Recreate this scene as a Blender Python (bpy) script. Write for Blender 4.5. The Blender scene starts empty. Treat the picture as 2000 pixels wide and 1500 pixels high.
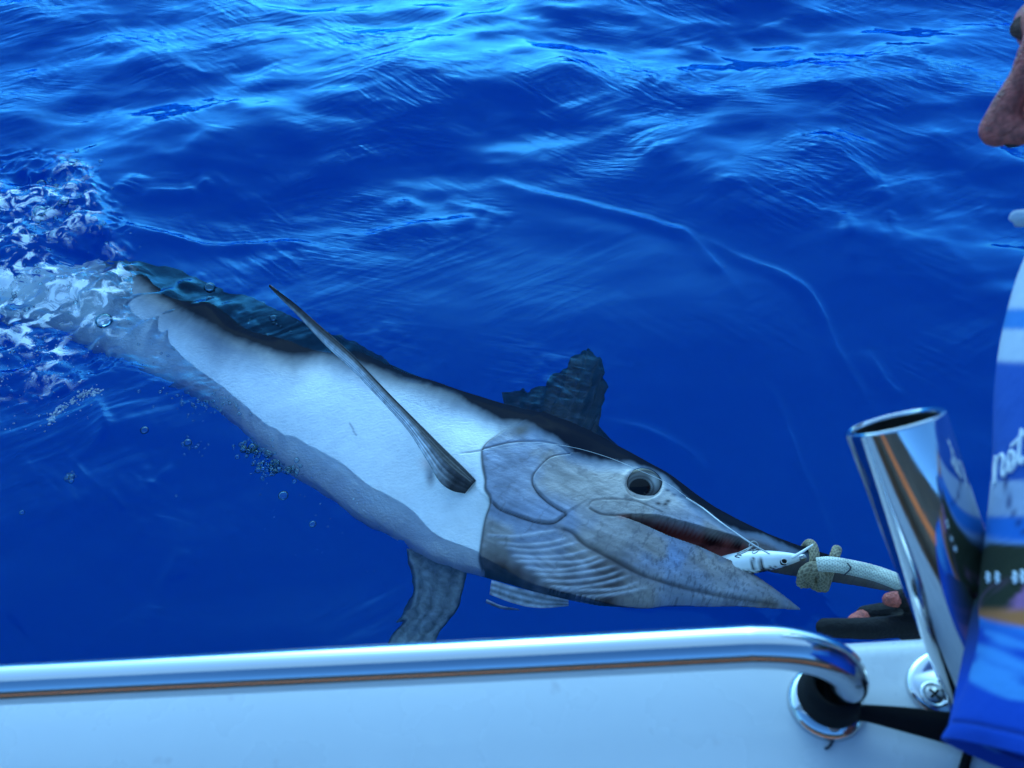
import bpy, bmesh, math, random
import numpy as np
from mathutils import Vector, Matrix

random.seed(7); rng = np.random.default_rng(7)
scene = bpy.context.scene
COL = scene.collection

# ------------------------------------------------------------------ camera
HC = 1.04                      # camera height above the water (m)
PITCH = math.radians(48.0)     # below the horizon
FPX = 1502.0                   # focal length in pixels of the 2000 px photograph
cd = bpy.data.cameras.new('camera')
cd.sensor_width = 36.0; cd.lens = 36.0 * FPX / 2000.0
cd.clip_start = 0.02; cd.clip_end = 20000
cd.dof.use_dof = True; cd.dof.focus_distance = 1.2; cd.dof.aperture_fstop = 7.0
cam = bpy.data.objects.new('camera', cd); COL.objects.link(cam)
cam.location = (0, 0, HC); cam.rotation_euler = (math.pi / 2 - PITCH, 0, 0)
scene.camera = cam

# ------------------------------------------------------------------ sky, sun, exposure
SUN_EL, SUN_AZ = math.radians(23), math.radians(-4)     # azimuth clockwise from +Y (outboard)
w = bpy.data.worlds.new('World'); scene.world = w; w.use_nodes = True
nt = w.node_tree; bg = nt.nodes['Background']
sky = nt.nodes.new('ShaderNodeTexSky'); sky.sky_type = 'NISHITA'; sky.sun_disc = False
sky.sun_elevation = SUN_EL; sky.sun_rotation = SUN_AZ
sky.air_density = 1.0; sky.dust_density = 1.25; sky.ozone_density = 4.0
tint = nt.nodes.new('ShaderNodeMix'); tint.data_type = 'RGBA'; tint.blend_type = 'MULTIPLY'
tint.inputs['Factor'].default_value = 1.0
tint.inputs['B'].default_value = (0.40, 0.88, 1.22, 1)   # cold white balance of the whole picture
nt.links.new(sky.outputs[0], tint.inputs['A'])
nt.links.new(tint.outputs['Result'], bg.inputs['Color'])
bg.inputs['Strength'].default_value = 0.10
sd = bpy.data.lights.new('sun', 'SUN'); sd.energy = 0.5; sd.angle = math.radians(150); sd.color = (0.46, 0.84, 1.0)
sun = bpy.data.objects.new('sun', sd); COL.objects.link(sun)
sdir = Vector((math.sin(SUN_AZ) * math.cos(SUN_EL), math.cos(SUN_AZ) * math.cos(SUN_EL), math.sin(SUN_EL)))
sun.rotation_euler = sdir.to_track_quat('Z', 'Y').to_euler(); sun.location = sdir * 30
vs = scene.view_settings
vs.view_transform = 'Standard'; vs.look = 'None'; vs.gamma = 1.0; vs.exposure = 1.65; vs.use_curve_mapping = False
scene.cycles.max_bounces = 8; scene.cycles.transmission_bounces = 6; scene.cycles.glossy_bounces = 4
scene.cycles.diffuse_bounces = 2; scene.cycles.use_adaptive_sampling = True; scene.cycles.adaptive_threshold = .025; scene.cycles.transparent_max_bounces = 40

# ------------------------------------------------------------------ pixel helpers (photo pixels, 2000 x 1500)
SP, CP = math.sin(PITCH), math.cos(PITCH)
def cam_dir(px, py):
    u = (np.asarray(px, float) - 1000) / FPX; v = (np.asarray(py, float) - 750) / FPX
    return np.stack([u, CP - v * SP, -(SP + v * CP)], -1)          # world direction, depth 1
def at_depth(px, py, d):
    return np.array([0, 0, HC]) + cam_dir(px, py) * np.asarray(d, float)[..., None]
def on_z(px, py, z):
    """point at height z; below the water the ray is bent at the surface"""
    D = cam_dir(px, py); z = np.asarray(z, float) + 0 * D[..., 0]
    zz = np.maximum(z, 0.0)
    t = (zz - HC) / D[..., 2]
    P = np.array([0, 0, HC]) + D * t[..., None]
    n = D / np.linalg.norm(D, axis=-1, keepdims=True)
    hx = n[..., :2] / 1.333
    dz = -np.sqrt(np.maximum(1 - (hx ** 2).sum(-1), 1e-6))
    tt = np.where(z < 0, z / dz, 0.0)
    P[..., 0] += hx[..., 0] * tt; P[..., 1] += hx[..., 1] * tt; P[..., 2] = z
    return P
def to_px(P):
    P = np.asarray(P, float); q = P - np.array([0, 0, HC])
    d = q[..., 1] * CP - q[..., 2] * SP
    v = (-q[..., 2] * CP - q[..., 1] * SP) / d
    return np.stack([1000 + FPX * q[..., 0] / d, 750 + FPX * v], -1)

# ------------------------------------------------------------------ numpy helpers
def smooth(a, b, x):
    t = np.clip((x - a) / (b - a), 0, 1); return t * t * (3 - 2 * t)
_tab = rng.random((256, 256))
def vnoise(x, y):
    xi = np.floor(x).astype(int); yi = np.floor(y).astype(int)
    fx = x - xi; fy = y - yi
    fx = fx * fx * fx * (fx * (fx * 6 - 15) + 10); fy = fy * fy * fy * (fy * (fy * 6 - 15) + 10)
    g = lambda i, j: _tab[(xi + i) & 255, (yi + j) & 255]
    return (g(0, 0) * (1 - fx) + g(1, 0) * fx) * (1 - fy) + (g(0, 1) * (1 - fx) + g(1, 1) * fx) * fy - 0.5
def fbm(x, y, n=4, gain=0.5):
    s = 0; a = 1.0
    for i in range(n):
        ca, sa = math.cos(.65 + 1.1 * i), math.sin(.65 + 1.1 * i)
        s = s + a * vnoise((x * ca - y * sa) * 2.03 ** i + 17.3 * i, (x * sa + y * ca) * 2.03 ** i + 5.7 * i); a *= gain
    return s
def spline(pts, n):
    """Catmull-Rom through pts, n samples"""
    P = np.asarray(pts, float); P = np.vstack([2 * P[0] - P[1], P, 2 * P[-1] - P[-2]])
    t = np.linspace(0, len(P) - 3 - 1e-6, n); i = t.astype(int); f = (t - i)[:, None]
    a, b, c, d = P[i], P[i + 1], P[i + 2], P[i + 3]
    return 0.5 * (2 * b + (c - a) * f + (2 * a - 5 * b + 4 * c - d) * f ** 2 + (3 * b - a - 3 * c + d) * f ** 3)
def poly_dist(x, y, pts):
    """distance, signed side and arc parameter of points to a polyline"""
    best = np.full(x.shape, 1e9); side = np.zeros(x.shape); par = np.zeros(x.shape)
    n = len(pts) - 1
    for i in range(n):
        ax, ay = pts[i]; bx, by = pts[i + 1]
        ex, ey = bx - ax, by - ay; L = ex * ex + ey * ey + 1e-12
        t = np.clip(((x - ax) * ex + (y - ay) * ey) / L, 0, 1)
        dx = x - ax - t * ex; dy = y - ay - t * ey
        d = np.hypot(dx, dy); m = d < best
        best = np.where(m, d, best); side = np.where(m, np.sign(ex * dy - ey * dx), side); par = np.where(m, (i + t) / n, par)
    return best, side, par
def in_poly(x, y, pts):
    r = np.zeros(x.shape, bool); n = len(pts); j = n - 1
    for i in range(n):
        xi, yi = pts[i]; xj, yj = pts[j]
        if yi != yj:
            c = ((yi > y) != (yj > y)) & (x < (xj - xi) * (y - yi) / (yj - yi) + xi)
            r ^= c
        j = i
    return r
def mix(a, b, t):
    t = np.asarray(t)[..., None]; return a * (1 - t) + np.asarray(b) * t

# ------------------------------------------------------------------ object helpers
def link(o, parent=None):
    COL.objects.link(o)
    if parent is not None:
        o.parent = parent
        if parent.type == 'EMPTY': o.matrix_parent_inverse = Matrix.Translation(-Vector(parent.location))
    return o
def obj(name, V, F, mat, parent=None, sm=True, col=None):
    me = bpy.data.meshes.new(name)
    me.from_pydata([tuple(map(float, v)) for v in V], [], [tuple(map(int, f)) for f in F]); me.update()
    if col is not None:
        a = me.color_attributes.new('tone', 'FLOAT_COLOR', 'POINT')
        c = np.ones((len(V), 4), np.float32); c[:, :3] = col; a.data.foreach_set('color', c.ravel())
    if sm: me.polygons.foreach_set('use_smooth', [True] * len(me.polygons))
    me.materials.append(mat)
    o = bpy.data.objects.new(name, me)
    return link(o, parent)
def fast_obj(name, V, Q, mat, parent=None, col=None):
    """numpy verts and quads"""
    V = np.asarray(V, np.float32); Q = np.asarray(Q, np.int32)
    me = bpy.data.meshes.new(name); me.vertices.add(len(V)); me.vertices.foreach_set('co', V.ravel())
    me.loops.add(Q.size); me.loops.foreach_set('vertex_index', Q.ravel())
    me.polygons.add(len(Q)); k = Q.shape[1]
    me.polygons.foreach_set('loop_start', np.arange(0, Q.size, k, dtype=np.int32))
    me.polygons.foreach_set('loop_total', np.full(len(Q), k, np.int32))
    me.polygons.foreach_set('use_smooth', np.ones(len(Q), bool))
    me.update(calc_edges=True); me.validate()
    if col is not None:
        a = me.color_attributes.new('tone', 'FLOAT_COLOR', 'POINT')
        c = np.ones((len(V), 4), np.float32); c[:, :3] = col; a.data.foreach_set('color', c.ravel())
    me.materials.append(mat)
    return link(bpy.data.objects.new(name, me), parent)
def empty(name, loc, label, cat, group=None):
    o = bpy.data.objects.new(name, None); o.location = loc; o.empty_display_size = 0.05; COL.objects.link(o)
    tag(o, label, cat, group); return o
def tag(o, label, cat, group=None):
    o['label'] = label; o['category'] = cat
    if group: o['group'] = group
    return o
def frames(P):
    P = [Vector(p) for p in P]; n = len(P); T = []
    for i in range(n):
        T.append((P[min(i + 1, n - 1)] - P[max(i - 1, 0)]).normalized())
    up = Vector((0, 0, 1)) if abs(T[0].z) < 0.9 else Vector((0, 1, 0))
    A = [(up - T[0] * up.dot(T[0])).normalized()]
    for i in range(1, n):
        a = A[-1] - T[i] * A[-1].dot(T[i]); A.append(a.normalized())
    return P, T, A, [T[i].cross(A[i]) for i in range(n)]
def tube(P, R, k=24, cap=True, bumpf=None):
    """swept round section; R number or list; bumpf(i, angle) -> extra radius"""
    P, T, A, B = frames(P); n = len(P)
    if not hasattr(R, '__len__'): R = [R] * n
    V = []; F = []
    for i in range(n):
        for j in range(k):
            a = 2 * math.pi * j / k; r = R[i] + (bumpf(i, a) if bumpf else 0)
            V.append(P[i] + (A[i] * math.cos(a) + B[i] * math.sin(a)) * r)
    for i in range(n - 1):
        for j in range(k):
            F.append((i * k + j, i * k + (j + 1) % k, (i + 1) * k + (j + 1) % k, (i + 1) * k + j))
    if cap:
        F.append(tuple(range(k - 1, -1, -1))); F.append(tuple((n - 1) * k + j for j in range(k)))
    return V, F
def lathe(prof, axis, org, k=48):
    """prof list of (radius, height) round an axis"""
    ax = Vector(axis).normalized(); a = ax.orthogonal().normalized(); b = ax.cross(a); V = []; F = []
    for r, h in prof:
        for j in range(k):
            t = 2 * math.pi * j / k
            V.append(Vector(org) + ax * h + (a * math.cos(t) + b * math.sin(t)) * r)
    n = len(prof)
    for i in range(n - 1):
        for j in range(k):
            F.append((i * k + j, i * k + (j + 1) % k, (i + 1) * k + (j + 1) % k, (i + 1) * k + j))
    if prof[0][0] > 1e-5: F.append(tuple(range(k - 1, -1, -1)))
    if prof[-1][0] > 1e-5: F.append(tuple((n - 1) * k + j for j in range(k)))
    return V, F
def ball(c, r, axes=None, lat=12, lon=18):
    """ellipsoid; r scalar or 3 radii along axes"""
    if not hasattr(r, '__len__'): r = (r, r, r)
    axes = axes or (Vector((1, 0, 0)), Vector((0, 1, 0)), Vector((0, 0, 1)))
    V = []; F = []; c = Vector(c)
    for i in range(lat + 1):
        th = math.pi * i / lat
        for j in range(lon):
            ph = 2 * math.pi * j / lon
            V.append(c + axes[0] * (r[0] * math.sin(th) * math.cos(ph)) + axes[1] * (r[1] * math.sin(th) * math.sin(ph)) + axes[2] * (r[2] * math.cos(th)))
    for i in range(lat):
        for j in range(lon):
            F.append((i * lon + j, (i + 1) * lon + j, (i + 1) * lon + (j + 1) % lon, i * lon + (j + 1) % lon))
    return V, F
class Soup:
    def __init__(s): s.V = []; s.F = []
    def add(s, vf):
        o = len(s.V); s.V += list(vf[0]); s.F += [tuple(i + o for i in f) for f in vf[1]]; return s
    def chain(s, pts, radii, k=16):
        for p, r in zip(pts, radii): s.add(ball(p, r, lat=8, lon=k))
        for i in range(len(pts) - 1):
            n = 6
            P = [Vector(pts[i]).lerp(Vector(pts[i + 1]), t / n) for t in range(n + 1)]
            s.add(tube(P, [radii[i] + (radii[i + 1] - radii[i]) * t / n for t in range(n + 1)], k))
        return s
def remesh(soup, voxel, smooth_it, name, mat, parent):
    """one continuous skin round a set of overlapping solids"""
    me = bpy.data.meshes.new('raw'); me.from_pydata([tuple(v) for v in soup.V], [], soup.F); me.update()
    t = bpy.data.objects.new('raw', me); COL.objects.link(t)
    m = t.modifiers.new('r', 'REMESH'); m.mode = 'VOXEL'; m.voxel_size = voxel
    m2 = t.modifiers.new('s', 'SMOOTH'); m2.factor = 0.5; m2.iterations = smooth_it
    dg = bpy.context.evaluated_depsgraph_get(); dg.update()
    em = bpy.data.meshes.new_from_object(t.evaluated_get(dg)); em.name = name
    bpy.data.objects.remove(t); bpy.data.meshes.remove(me)
    em.polygons.foreach_set('use_smooth', [True] * len(em.polygons))
    em.materials.clear(); em.materials.append(mat)
    return link(bpy.data.objects.new(name, em), parent)
def paint(o, fn):
    me = o.data; n = len(me.vertices); co = np.zeros(n * 3, np.float32); me.vertices.foreach_get('co', co)
    co = co.reshape(-1, 3).astype(float)
    c = np.ones((n, 4), np.float32); c[:, :3] = fn(co)
    a = me.color_attributes.new('tone', 'FLOAT_COLOR', 'POINT'); a.data.foreach_set('color', c.ravel())

# ------------------------------------------------------------------ materials
def mat(name, color=(.5, .5, .5), rough=.5, metal=0.0, noise=None, bump=None, attr=False, coat=0.0, rough_noise=None, spec=.5, sheen=0):
    m = bpy.data.materials.new(name); m.use_nodes = True; t = m.node_tree; N = t.nodes; L = t.links
    b = N['Principled BSDF']
    b.inputs['Base Color'].default_value = (*color, 1); b.inputs['Roughness'].default_value = rough
    b.inputs['Metallic'].default_value = metal; b.inputs['Coat Weight'].default_value = coat
    b.inputs['Coat Roughness'].default_value = 0.08; b.inputs['Specular IOR Level'].default_value = spec
    b.inputs['Sheen Weight'].default_value = sheen
    tc = N.new('ShaderNodeTexCoord'); src = None
    if attr:
        a = N.new('ShaderNodeAttribute'); a.attribute_name = 'tone'; src = a.outputs['Color']
        L.new(src, b.inputs['Base Color'])
    if noise:                               # (scale, strength, stretch, detail)
        mp = N.new('ShaderNodeMapping'); mp.inputs['Scale'].default_value = noise[2] if len(noise) > 2 else (1, 1, 1)
        n = N.new('ShaderNodeTexNoise'); n.inputs['Scale'].default_value = noise[0]; n.inputs['Detail'].default_value = 6
        r = N.new('ShaderNodeMapRange'); r.inputs['From Min'].default_value = .3; r.inputs['From Max'].default_value = .7
        r.inputs['To Min'].default_value = 1 - noise[1]; r.inputs['To Max'].default_value = 1 + noise[1] * .5
        mx = N.new('ShaderNodeMix'); mx.data_type = 'RGBA'; mx.blend_type = 'MULTIPLY'; mx.inputs['Factor'].default_value = 1
        L.new(tc.outputs['Object'], mp.inputs['Vector']); L.new(mp.outputs[0], n.inputs['Vector']); L.new(n.outputs[0], r.inputs['Value'])
        if src: L.new(src, mx.inputs['A'])
        else: mx.inputs['A'].default_value = (*color, 1)
        L.new(r.outputs[0], mx.inputs['B']); L.new(mx.outputs['Result'], b.inputs['Base Color'])
    if rough_noise:
        n = N.new('ShaderNodeTexNoise'); n.inputs['Scale'].default_value = rough_noise[0]; n.inputs['Detail'].default_value = 5
        r = N.new('ShaderNodeMapRange'); r.inputs['To Min'].default_value = rough_noise[1]; r.inputs['To Max'].default_value = rough_noise[2]
        r.inputs['From Min'].default_value = .35; r.inputs['From Max'].default_value = .7
        L.new(tc.outputs['Object'], n.inputs['Vector']); L.new(n.outputs[0], r.inputs['Value']); L.new(r.outputs[0], b.inputs['Roughness'])
    if bump:                                # (scale, distance m, stretch)
        mp = N.new('ShaderNodeMapping'); mp.inputs['Scale'].default_value = bump[2] if len(bump) > 2 else (1, 1, 1)
        n = N.new('ShaderNodeTexNoise'); n.inputs['Scale'].default_value = bump[0]; n.inputs['Detail'].default_value = 4
        bp = N.new('ShaderNodeBump'); bp.inputs['Distance'].default_value = bump[1]; bp.inputs['Strength'].default_value = 1
        L.new(tc.outputs['Object'], mp.inputs['Vector']); L.new(mp.outputs[0], n.inputs['Vector'])
        L.new(n.outputs[0], bp.inputs['Height']); L.new(bp.outputs[0], b.inputs['Normal'])
    return m

M = {}
M['gelcoat'] = mat('gelcoat', (.62, .64, .65), .28, noise=(6, .03), rough_noise=(20, .22, .36), bump=(10, .0002))
g_ = M['gelcoat'].node_tree; sn_ = g_.nodes.new('ShaderNodeTexNoise'); sn_.inputs['Scale'].default_value = 46; sn_.inputs['Detail'].default_value = 2
sr_ = g_.nodes.new('ShaderNodeMapRange'); sr_.inputs['From Min'].default_value = .70; sr_.inputs['From Max'].default_value = .80; sr_.inputs['To Min'].default_value = 0; sr_.inputs['To Max'].default_value = .35
sm_ = g_.nodes.new('ShaderNodeMix'); sm_.data_type = 'RGBA'; sm_.inputs['B'].default_value = (.38, .33, .34, 1); pb_ = g_.nodes['Principled BSDF']
g_.links.new(pb_.inputs['Base Color'].links[0].from_socket, sm_.inputs['A']); g_.links.new([n for n in g_.nodes if n.type == 'TEX_COORD'][0].outputs['Object'], sn_.inputs['Vector'])
g_.links.new(sn_.outputs[0], sr_.inputs['Value']); g_.links.new(sr_.outputs[0], sm_.inputs['Factor']); g_.links.new(sm_.outputs['Result'], pb_.inputs['Base Color'])
M['steel'] = mat('steel', (.62, .62, .63), .06, 1.0, rough_noise=(60, .03, .16), bump=(9, .0004))
M['steel_dull'] = mat('steel_dull', (.42, .42, .42), .3, 1.0, noise=(90, .5))
M['tube_liner'] = mat('tube_liner', (.035, .025, .018), .7, noise=(200, .5))
M['black_web'] = mat('black_web', (.006, .006, .007), .85, bump=(900, .0006), spec=.2)
M['teak'] = mat('teak', (.16, .075, .035), .6, noise=(18, .5, (1, 12, 1)))
M['reflection_dark'] = mat('reflection_dark', (.055, .035, .025), .5, noise=(5, .4))  # dark tone of the added panel behind the camera
M['orange'] = mat('orange', (.85, .16, .03), .4)
M['fish'] = mat('fish', rough=.36, attr=True, noise=(45, .07, (1, 1.5, 1)), bump=(160, .0012, (1, 1.6, 1)), coat=.30, spec=.4)
t_ = M['fish'].node_tree; at_ = [n for n in t_.nodes if n.type == 'ATTRIBUTE'][0]; mr_ = t_.nodes.new('ShaderNodeMapRange')
mr_.inputs['From Min'].default_value = .02; mr_.inputs['From Max'].default_value = .30; mr_.inputs['To Min'].default_value = .06; mr_.inputs['To Max'].default_value = .45
t_.links.new(at_.outputs['Fac'], mr_.inputs['Value']); t_.links.new(mr_.outputs[0], t_.nodes['Principled BSDF'].inputs['Specular IOR Level'])
# the black back is matt, the pale flank and head are wet and shiny
df_ = t_.nodes.new('ShaderNodeBsdfDiffuse'); t_.links.new(at_.outputs['Color'], df_.inputs['Color']); mx_ = t_.nodes.new('ShaderNodeMixShader'); mr2_ = t_.nodes.new('ShaderNodeMapRange')
mr2_.inputs['From Min'].default_value = .04; mr2_.inputs['From Max'].default_value = .42; mr2_.inputs['To Min'].default_value = .04; t_.links.new(at_.outputs['Fac'], mr2_.inputs['Value'])
t_.links.new(mr2_.outputs[0], mx_.inputs[0]); t_.links.new(df_.outputs[0], mx_.inputs[1]); t_.links.new(t_.nodes['Principled BSDF'].outputs[0], mx_.inputs[2])
t_.links.new(mx_.outputs[0], t_.nodes['Material Output'].inputs['Surface'])
M['fin'] = mat('fin', rough=.42, attr=True, noise=(90, .45), bump=(180, .001), spec=.25)
M['eye'] = mat('eye', attr=True, rough=.08, spec=.2)
M['mouth'] = mat('mouth', (.10, .025, .025), .25, noise=(60, .7), bump=(80, .004), coat=.5)
M['lure'] = mat('lure', rough=.22, attr=True, coat=.6)
M['nylon'] = mat('nylon', (.62, .66, .68), .25)
M['rope_tan'] = mat('rope_tan', (.30, .26, .17), .85, attr=True, noise=(90, .35), bump=(500, .0006))
M['rope_white'] = mat('rope_white', (.62, .63, .52), .85, attr=True, noise=(40, .35), bump=(500, .0006))
M['skin'] = mat('skin', (.60, .125, .09), .5, noise=(140, .6), bump=(420, .003))
M['hair'] = mat('hair', (.03, .025, .022), .7, noise=(200, .6), bump=(400, .002))
M['brow'] = mat('brow', (.10, .045, .035), .9, noise=(300, .6), bump=(500, .003))
M['stubble'] = mat('stubble', (.10, .085, .08), .9, noise=(400, .8), bump=(700, .002))
M['shirt'] = mat('shirt', rough=.85, attr=True, bump=(30, .003), spec=.2)
M['cloth_dark'] = mat('cloth_dark', (.04, .045, .06), .85, bump=(60, .003))
M['glove'] = mat('glove', (.008, .008, .010), .75, bump=(250, .0015), spec=.25)
M['lettering'] = mat('lettering', (.80, .84, .86), .7)
M['white_plastic'] = mat('white_plastic', (.75, .77, .78), .4)

# water: clear refracting surface, fine ripples by bump, absorbing volume below
def water_material():
    m = bpy.data.materials.new('sea_water'); m.use_nodes = True; t = m.node_tree; N = t.nodes; L = t.links
    b = N['Principled BSDF']
    gl = N.new('ShaderNodeBsdfGlossy'); gl.inputs['Roughness'].default_value = 0; gl.inputs['Color'].default_value = (.12, .54, 1, 1)
    rf = N.new('ShaderNodeBsdfRefraction'); rf.inputs['Roughness'].default_value = 0; rf.inputs['IOR'].default_value = 1.333; rf.inputs['Color'].default_value = (1, 1, 1, 1)
    fre = N.new('ShaderNodeFresnel'); fre.inputs['IOR'].default_value = 1.333; mw = N.new('ShaderNodeMixShader')
    L.new(fre.outputs[0], mw.inputs[0]); L.new(rf.outputs[0], mw.inputs[1]); L.new(gl.outputs[0], mw.inputs[2])
    tc = N.new('ShaderNodeTexCoord'); h = None
    for sc, st, amt, rot in ((6, (1, 1.6, 1), .0012, .5), (26, (1, 1.9, 1), .00016, -.3), (95, (1, 1.5, 1), .00003, .2)):
        mp = N.new('ShaderNodeMapping'); mp.inputs['Scale'].default_value = st; mp.inputs['Rotation'].default_value = (0, 0, rot)
        n = N.new('ShaderNodeTexNoise'); n.inputs['Scale'].default_value = sc; n.inputs['Detail'].default_value = 1.5
        n.inputs['Distortion'].default_value = .4
        mu = N.new('ShaderNodeMath'); mu.operation = 'MULTIPLY'; mu.inputs[1].default_value = amt
        L.new(tc.outputs['Object'], mp.inputs['Vector']); L.new(mp.outputs[0], n.inputs['Vector']); L.new(n.outputs[0], mu.inputs[0])
        if h is None: h = mu.outputs[0]
        else:
            ad = N.new('ShaderNodeMath'); L.new(h, ad.inputs[0]); L.new(mu.outputs[0], ad.inputs[1]); h = ad.outputs[0]
    for sc, rot, amt, seed in ((27, .75, .0028, 1.3), (22, -.55, .0026, 7.7), (52, .25, .0012, 4.1)):     # trains of fine ripples in patches
        mp = N.new('ShaderNodeMapping'); mp.inputs['Scale'].default_value = (.30, 1.7, 1); mp.inputs['Rotation'].default_value = (0, 0, rot); mp.inputs['Location'].default_value = (seed, seed, 0)
        vr = N.new('ShaderNodeVectorRotate'); vr.rotation_type = 'Z_AXIS'; vr.inputs['Angle'].default_value = rot
        mp.inputs['Rotation'].default_value = (0, 0, 0)
        n = N.new('ShaderNodeTexNoise'); n.inputs['Scale'].default_value = sc; n.inputs['Detail'].default_value = 1; n.inputs['Distortion'].default_value = .3
        pn = N.new('ShaderNodeTexNoise'); pn.inputs['Scale'].default_value = 3.2; pn.inputs['Detail'].default_value = 2
        pm = N.new('ShaderNodeMapping'); pm.inputs['Location'].default_value = (seed * 3, seed, 0); pr = N.new('ShaderNodeMapRange')
        pr.inputs['From Min'].default_value = .48; pr.inputs['From Max'].default_value = .68; pr.inputs['To Max'].default_value = amt
        mu = N.new('ShaderNodeMath'); mu.operation = 'MULTIPLY'; ad = N.new('ShaderNodeMath')
        L.new(tc.outputs['Object'], vr.inputs['Vector']); L.new(vr.outputs[0], mp.inputs['Vector']); L.new(mp.outputs[0], n.inputs['Vector'])
        L.new(tc.outputs['Object'], pm.inputs['Vector']); L.new(pm.outputs[0], pn.inputs['Vector']); L.new(pn.outputs[0], pr.inputs['Value'])
        L.new(n.outputs[0], mu.inputs[0]); L.new(pr.outputs[0], mu.inputs[1]); L.new(h, ad.inputs[0]); L.new(mu.outputs[0], ad.inputs[1]); h = ad.outputs[0]
    at = N.new('ShaderNodeAttribute'); at.attribute_name = 'tone'; sep = N.new('ShaderNodeSeparateColor'); L.new(at.outputs['Color'], sep.inputs[0])
    mu = N.new('ShaderNodeMath'); mu.operation = 'MULTIPLY'; L.new(h, mu.inputs[0]); L.new(sep.outputs[0], mu.inputs[1])
    bp = N.new('ShaderNodeBump'); bp.inputs['Distance'].default_value = 2.0; bp.inputs['Strength'].default_value = 1.0
    L.new(mu.outputs[0], bp.inputs['Height'])
    for nd in (gl, rf, fre): L.new(bp.outputs[0], nd.inputs['Normal'])
    N.remove(b)
    # froth, with bright splash highlights painted white, where the tail churns the surface
    fr = N.new('ShaderNodeBsdfDiffuse'); fr.inputs['Color'].default_value = (.92, .95, .96, 1)
    n = N.new('ShaderNodeTexNoise'); n.inputs['Scale'].default_value = 26; n.inputs['Detail'].default_value = 6; n.inputs['Roughness'].default_value = .62; n.inputs['Distortion'].default_value = 1.2
    L.new(tc.outputs['Object'], n.inputs['Vector'])
    r = N.new('ShaderNodeMapRange'); r.inputs['From Min'].default_value = .50; r.inputs['From Max'].default_value = .60
    L.new(n.outputs[0], r.inputs['Value'])
    mu2 = N.new('ShaderNodeMath'); mu2.operation = 'MULTIPLY'; mu2.use_clamp = True
    L.new(r.outputs[0], mu2.inputs[0]); L.new(sep.outputs[1], mu2.inputs[1])
    ms = N.new('ShaderNodeMixShader'); L.new(mu2.outputs[0], ms.inputs[0]); L.new(mw.outputs[0], ms.inputs[1]); L.new(fr.outputs[0], ms.inputs[2])
    out = N['Material Output']; L.new(ms.outputs[0], out.inputs['Surface'])
    va = N.new('ShaderNodeVolumeAbsorption'); va.inputs['Color'].default_value = (.10, .72, .97, 1); va.inputs['Density'].default_value = .45
    L.new(va.outputs[0], out.inputs['Volume'])
    return m
M['water'] = water_material()
M['deep'] = mat('deep', (.002, .145, .47), 1.0, spec=0)

# ------------------------------------------------------------------ water surface
def axis_steps(a, b, fine, far, grow=1.22):
    x = list(np.arange(a, b + fine / 2, fine)); s = fine
    while x[-1] < far: s *= grow; x.append(x[-1] + s)
    s = fine
    lo = [a]
    while lo[-1] > -far: s *= grow; lo.append(lo[-1] - s)
    return np.array(lo[:0:-1] + x)
xs = axis_steps(-1.72, 1.72, .0050, 6000.0)
ys = axis_steps(0.16, 2.75, .0050, 6000.0)
GX, GY = np.meshgrid(xs, ys, indexing='ij')

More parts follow.
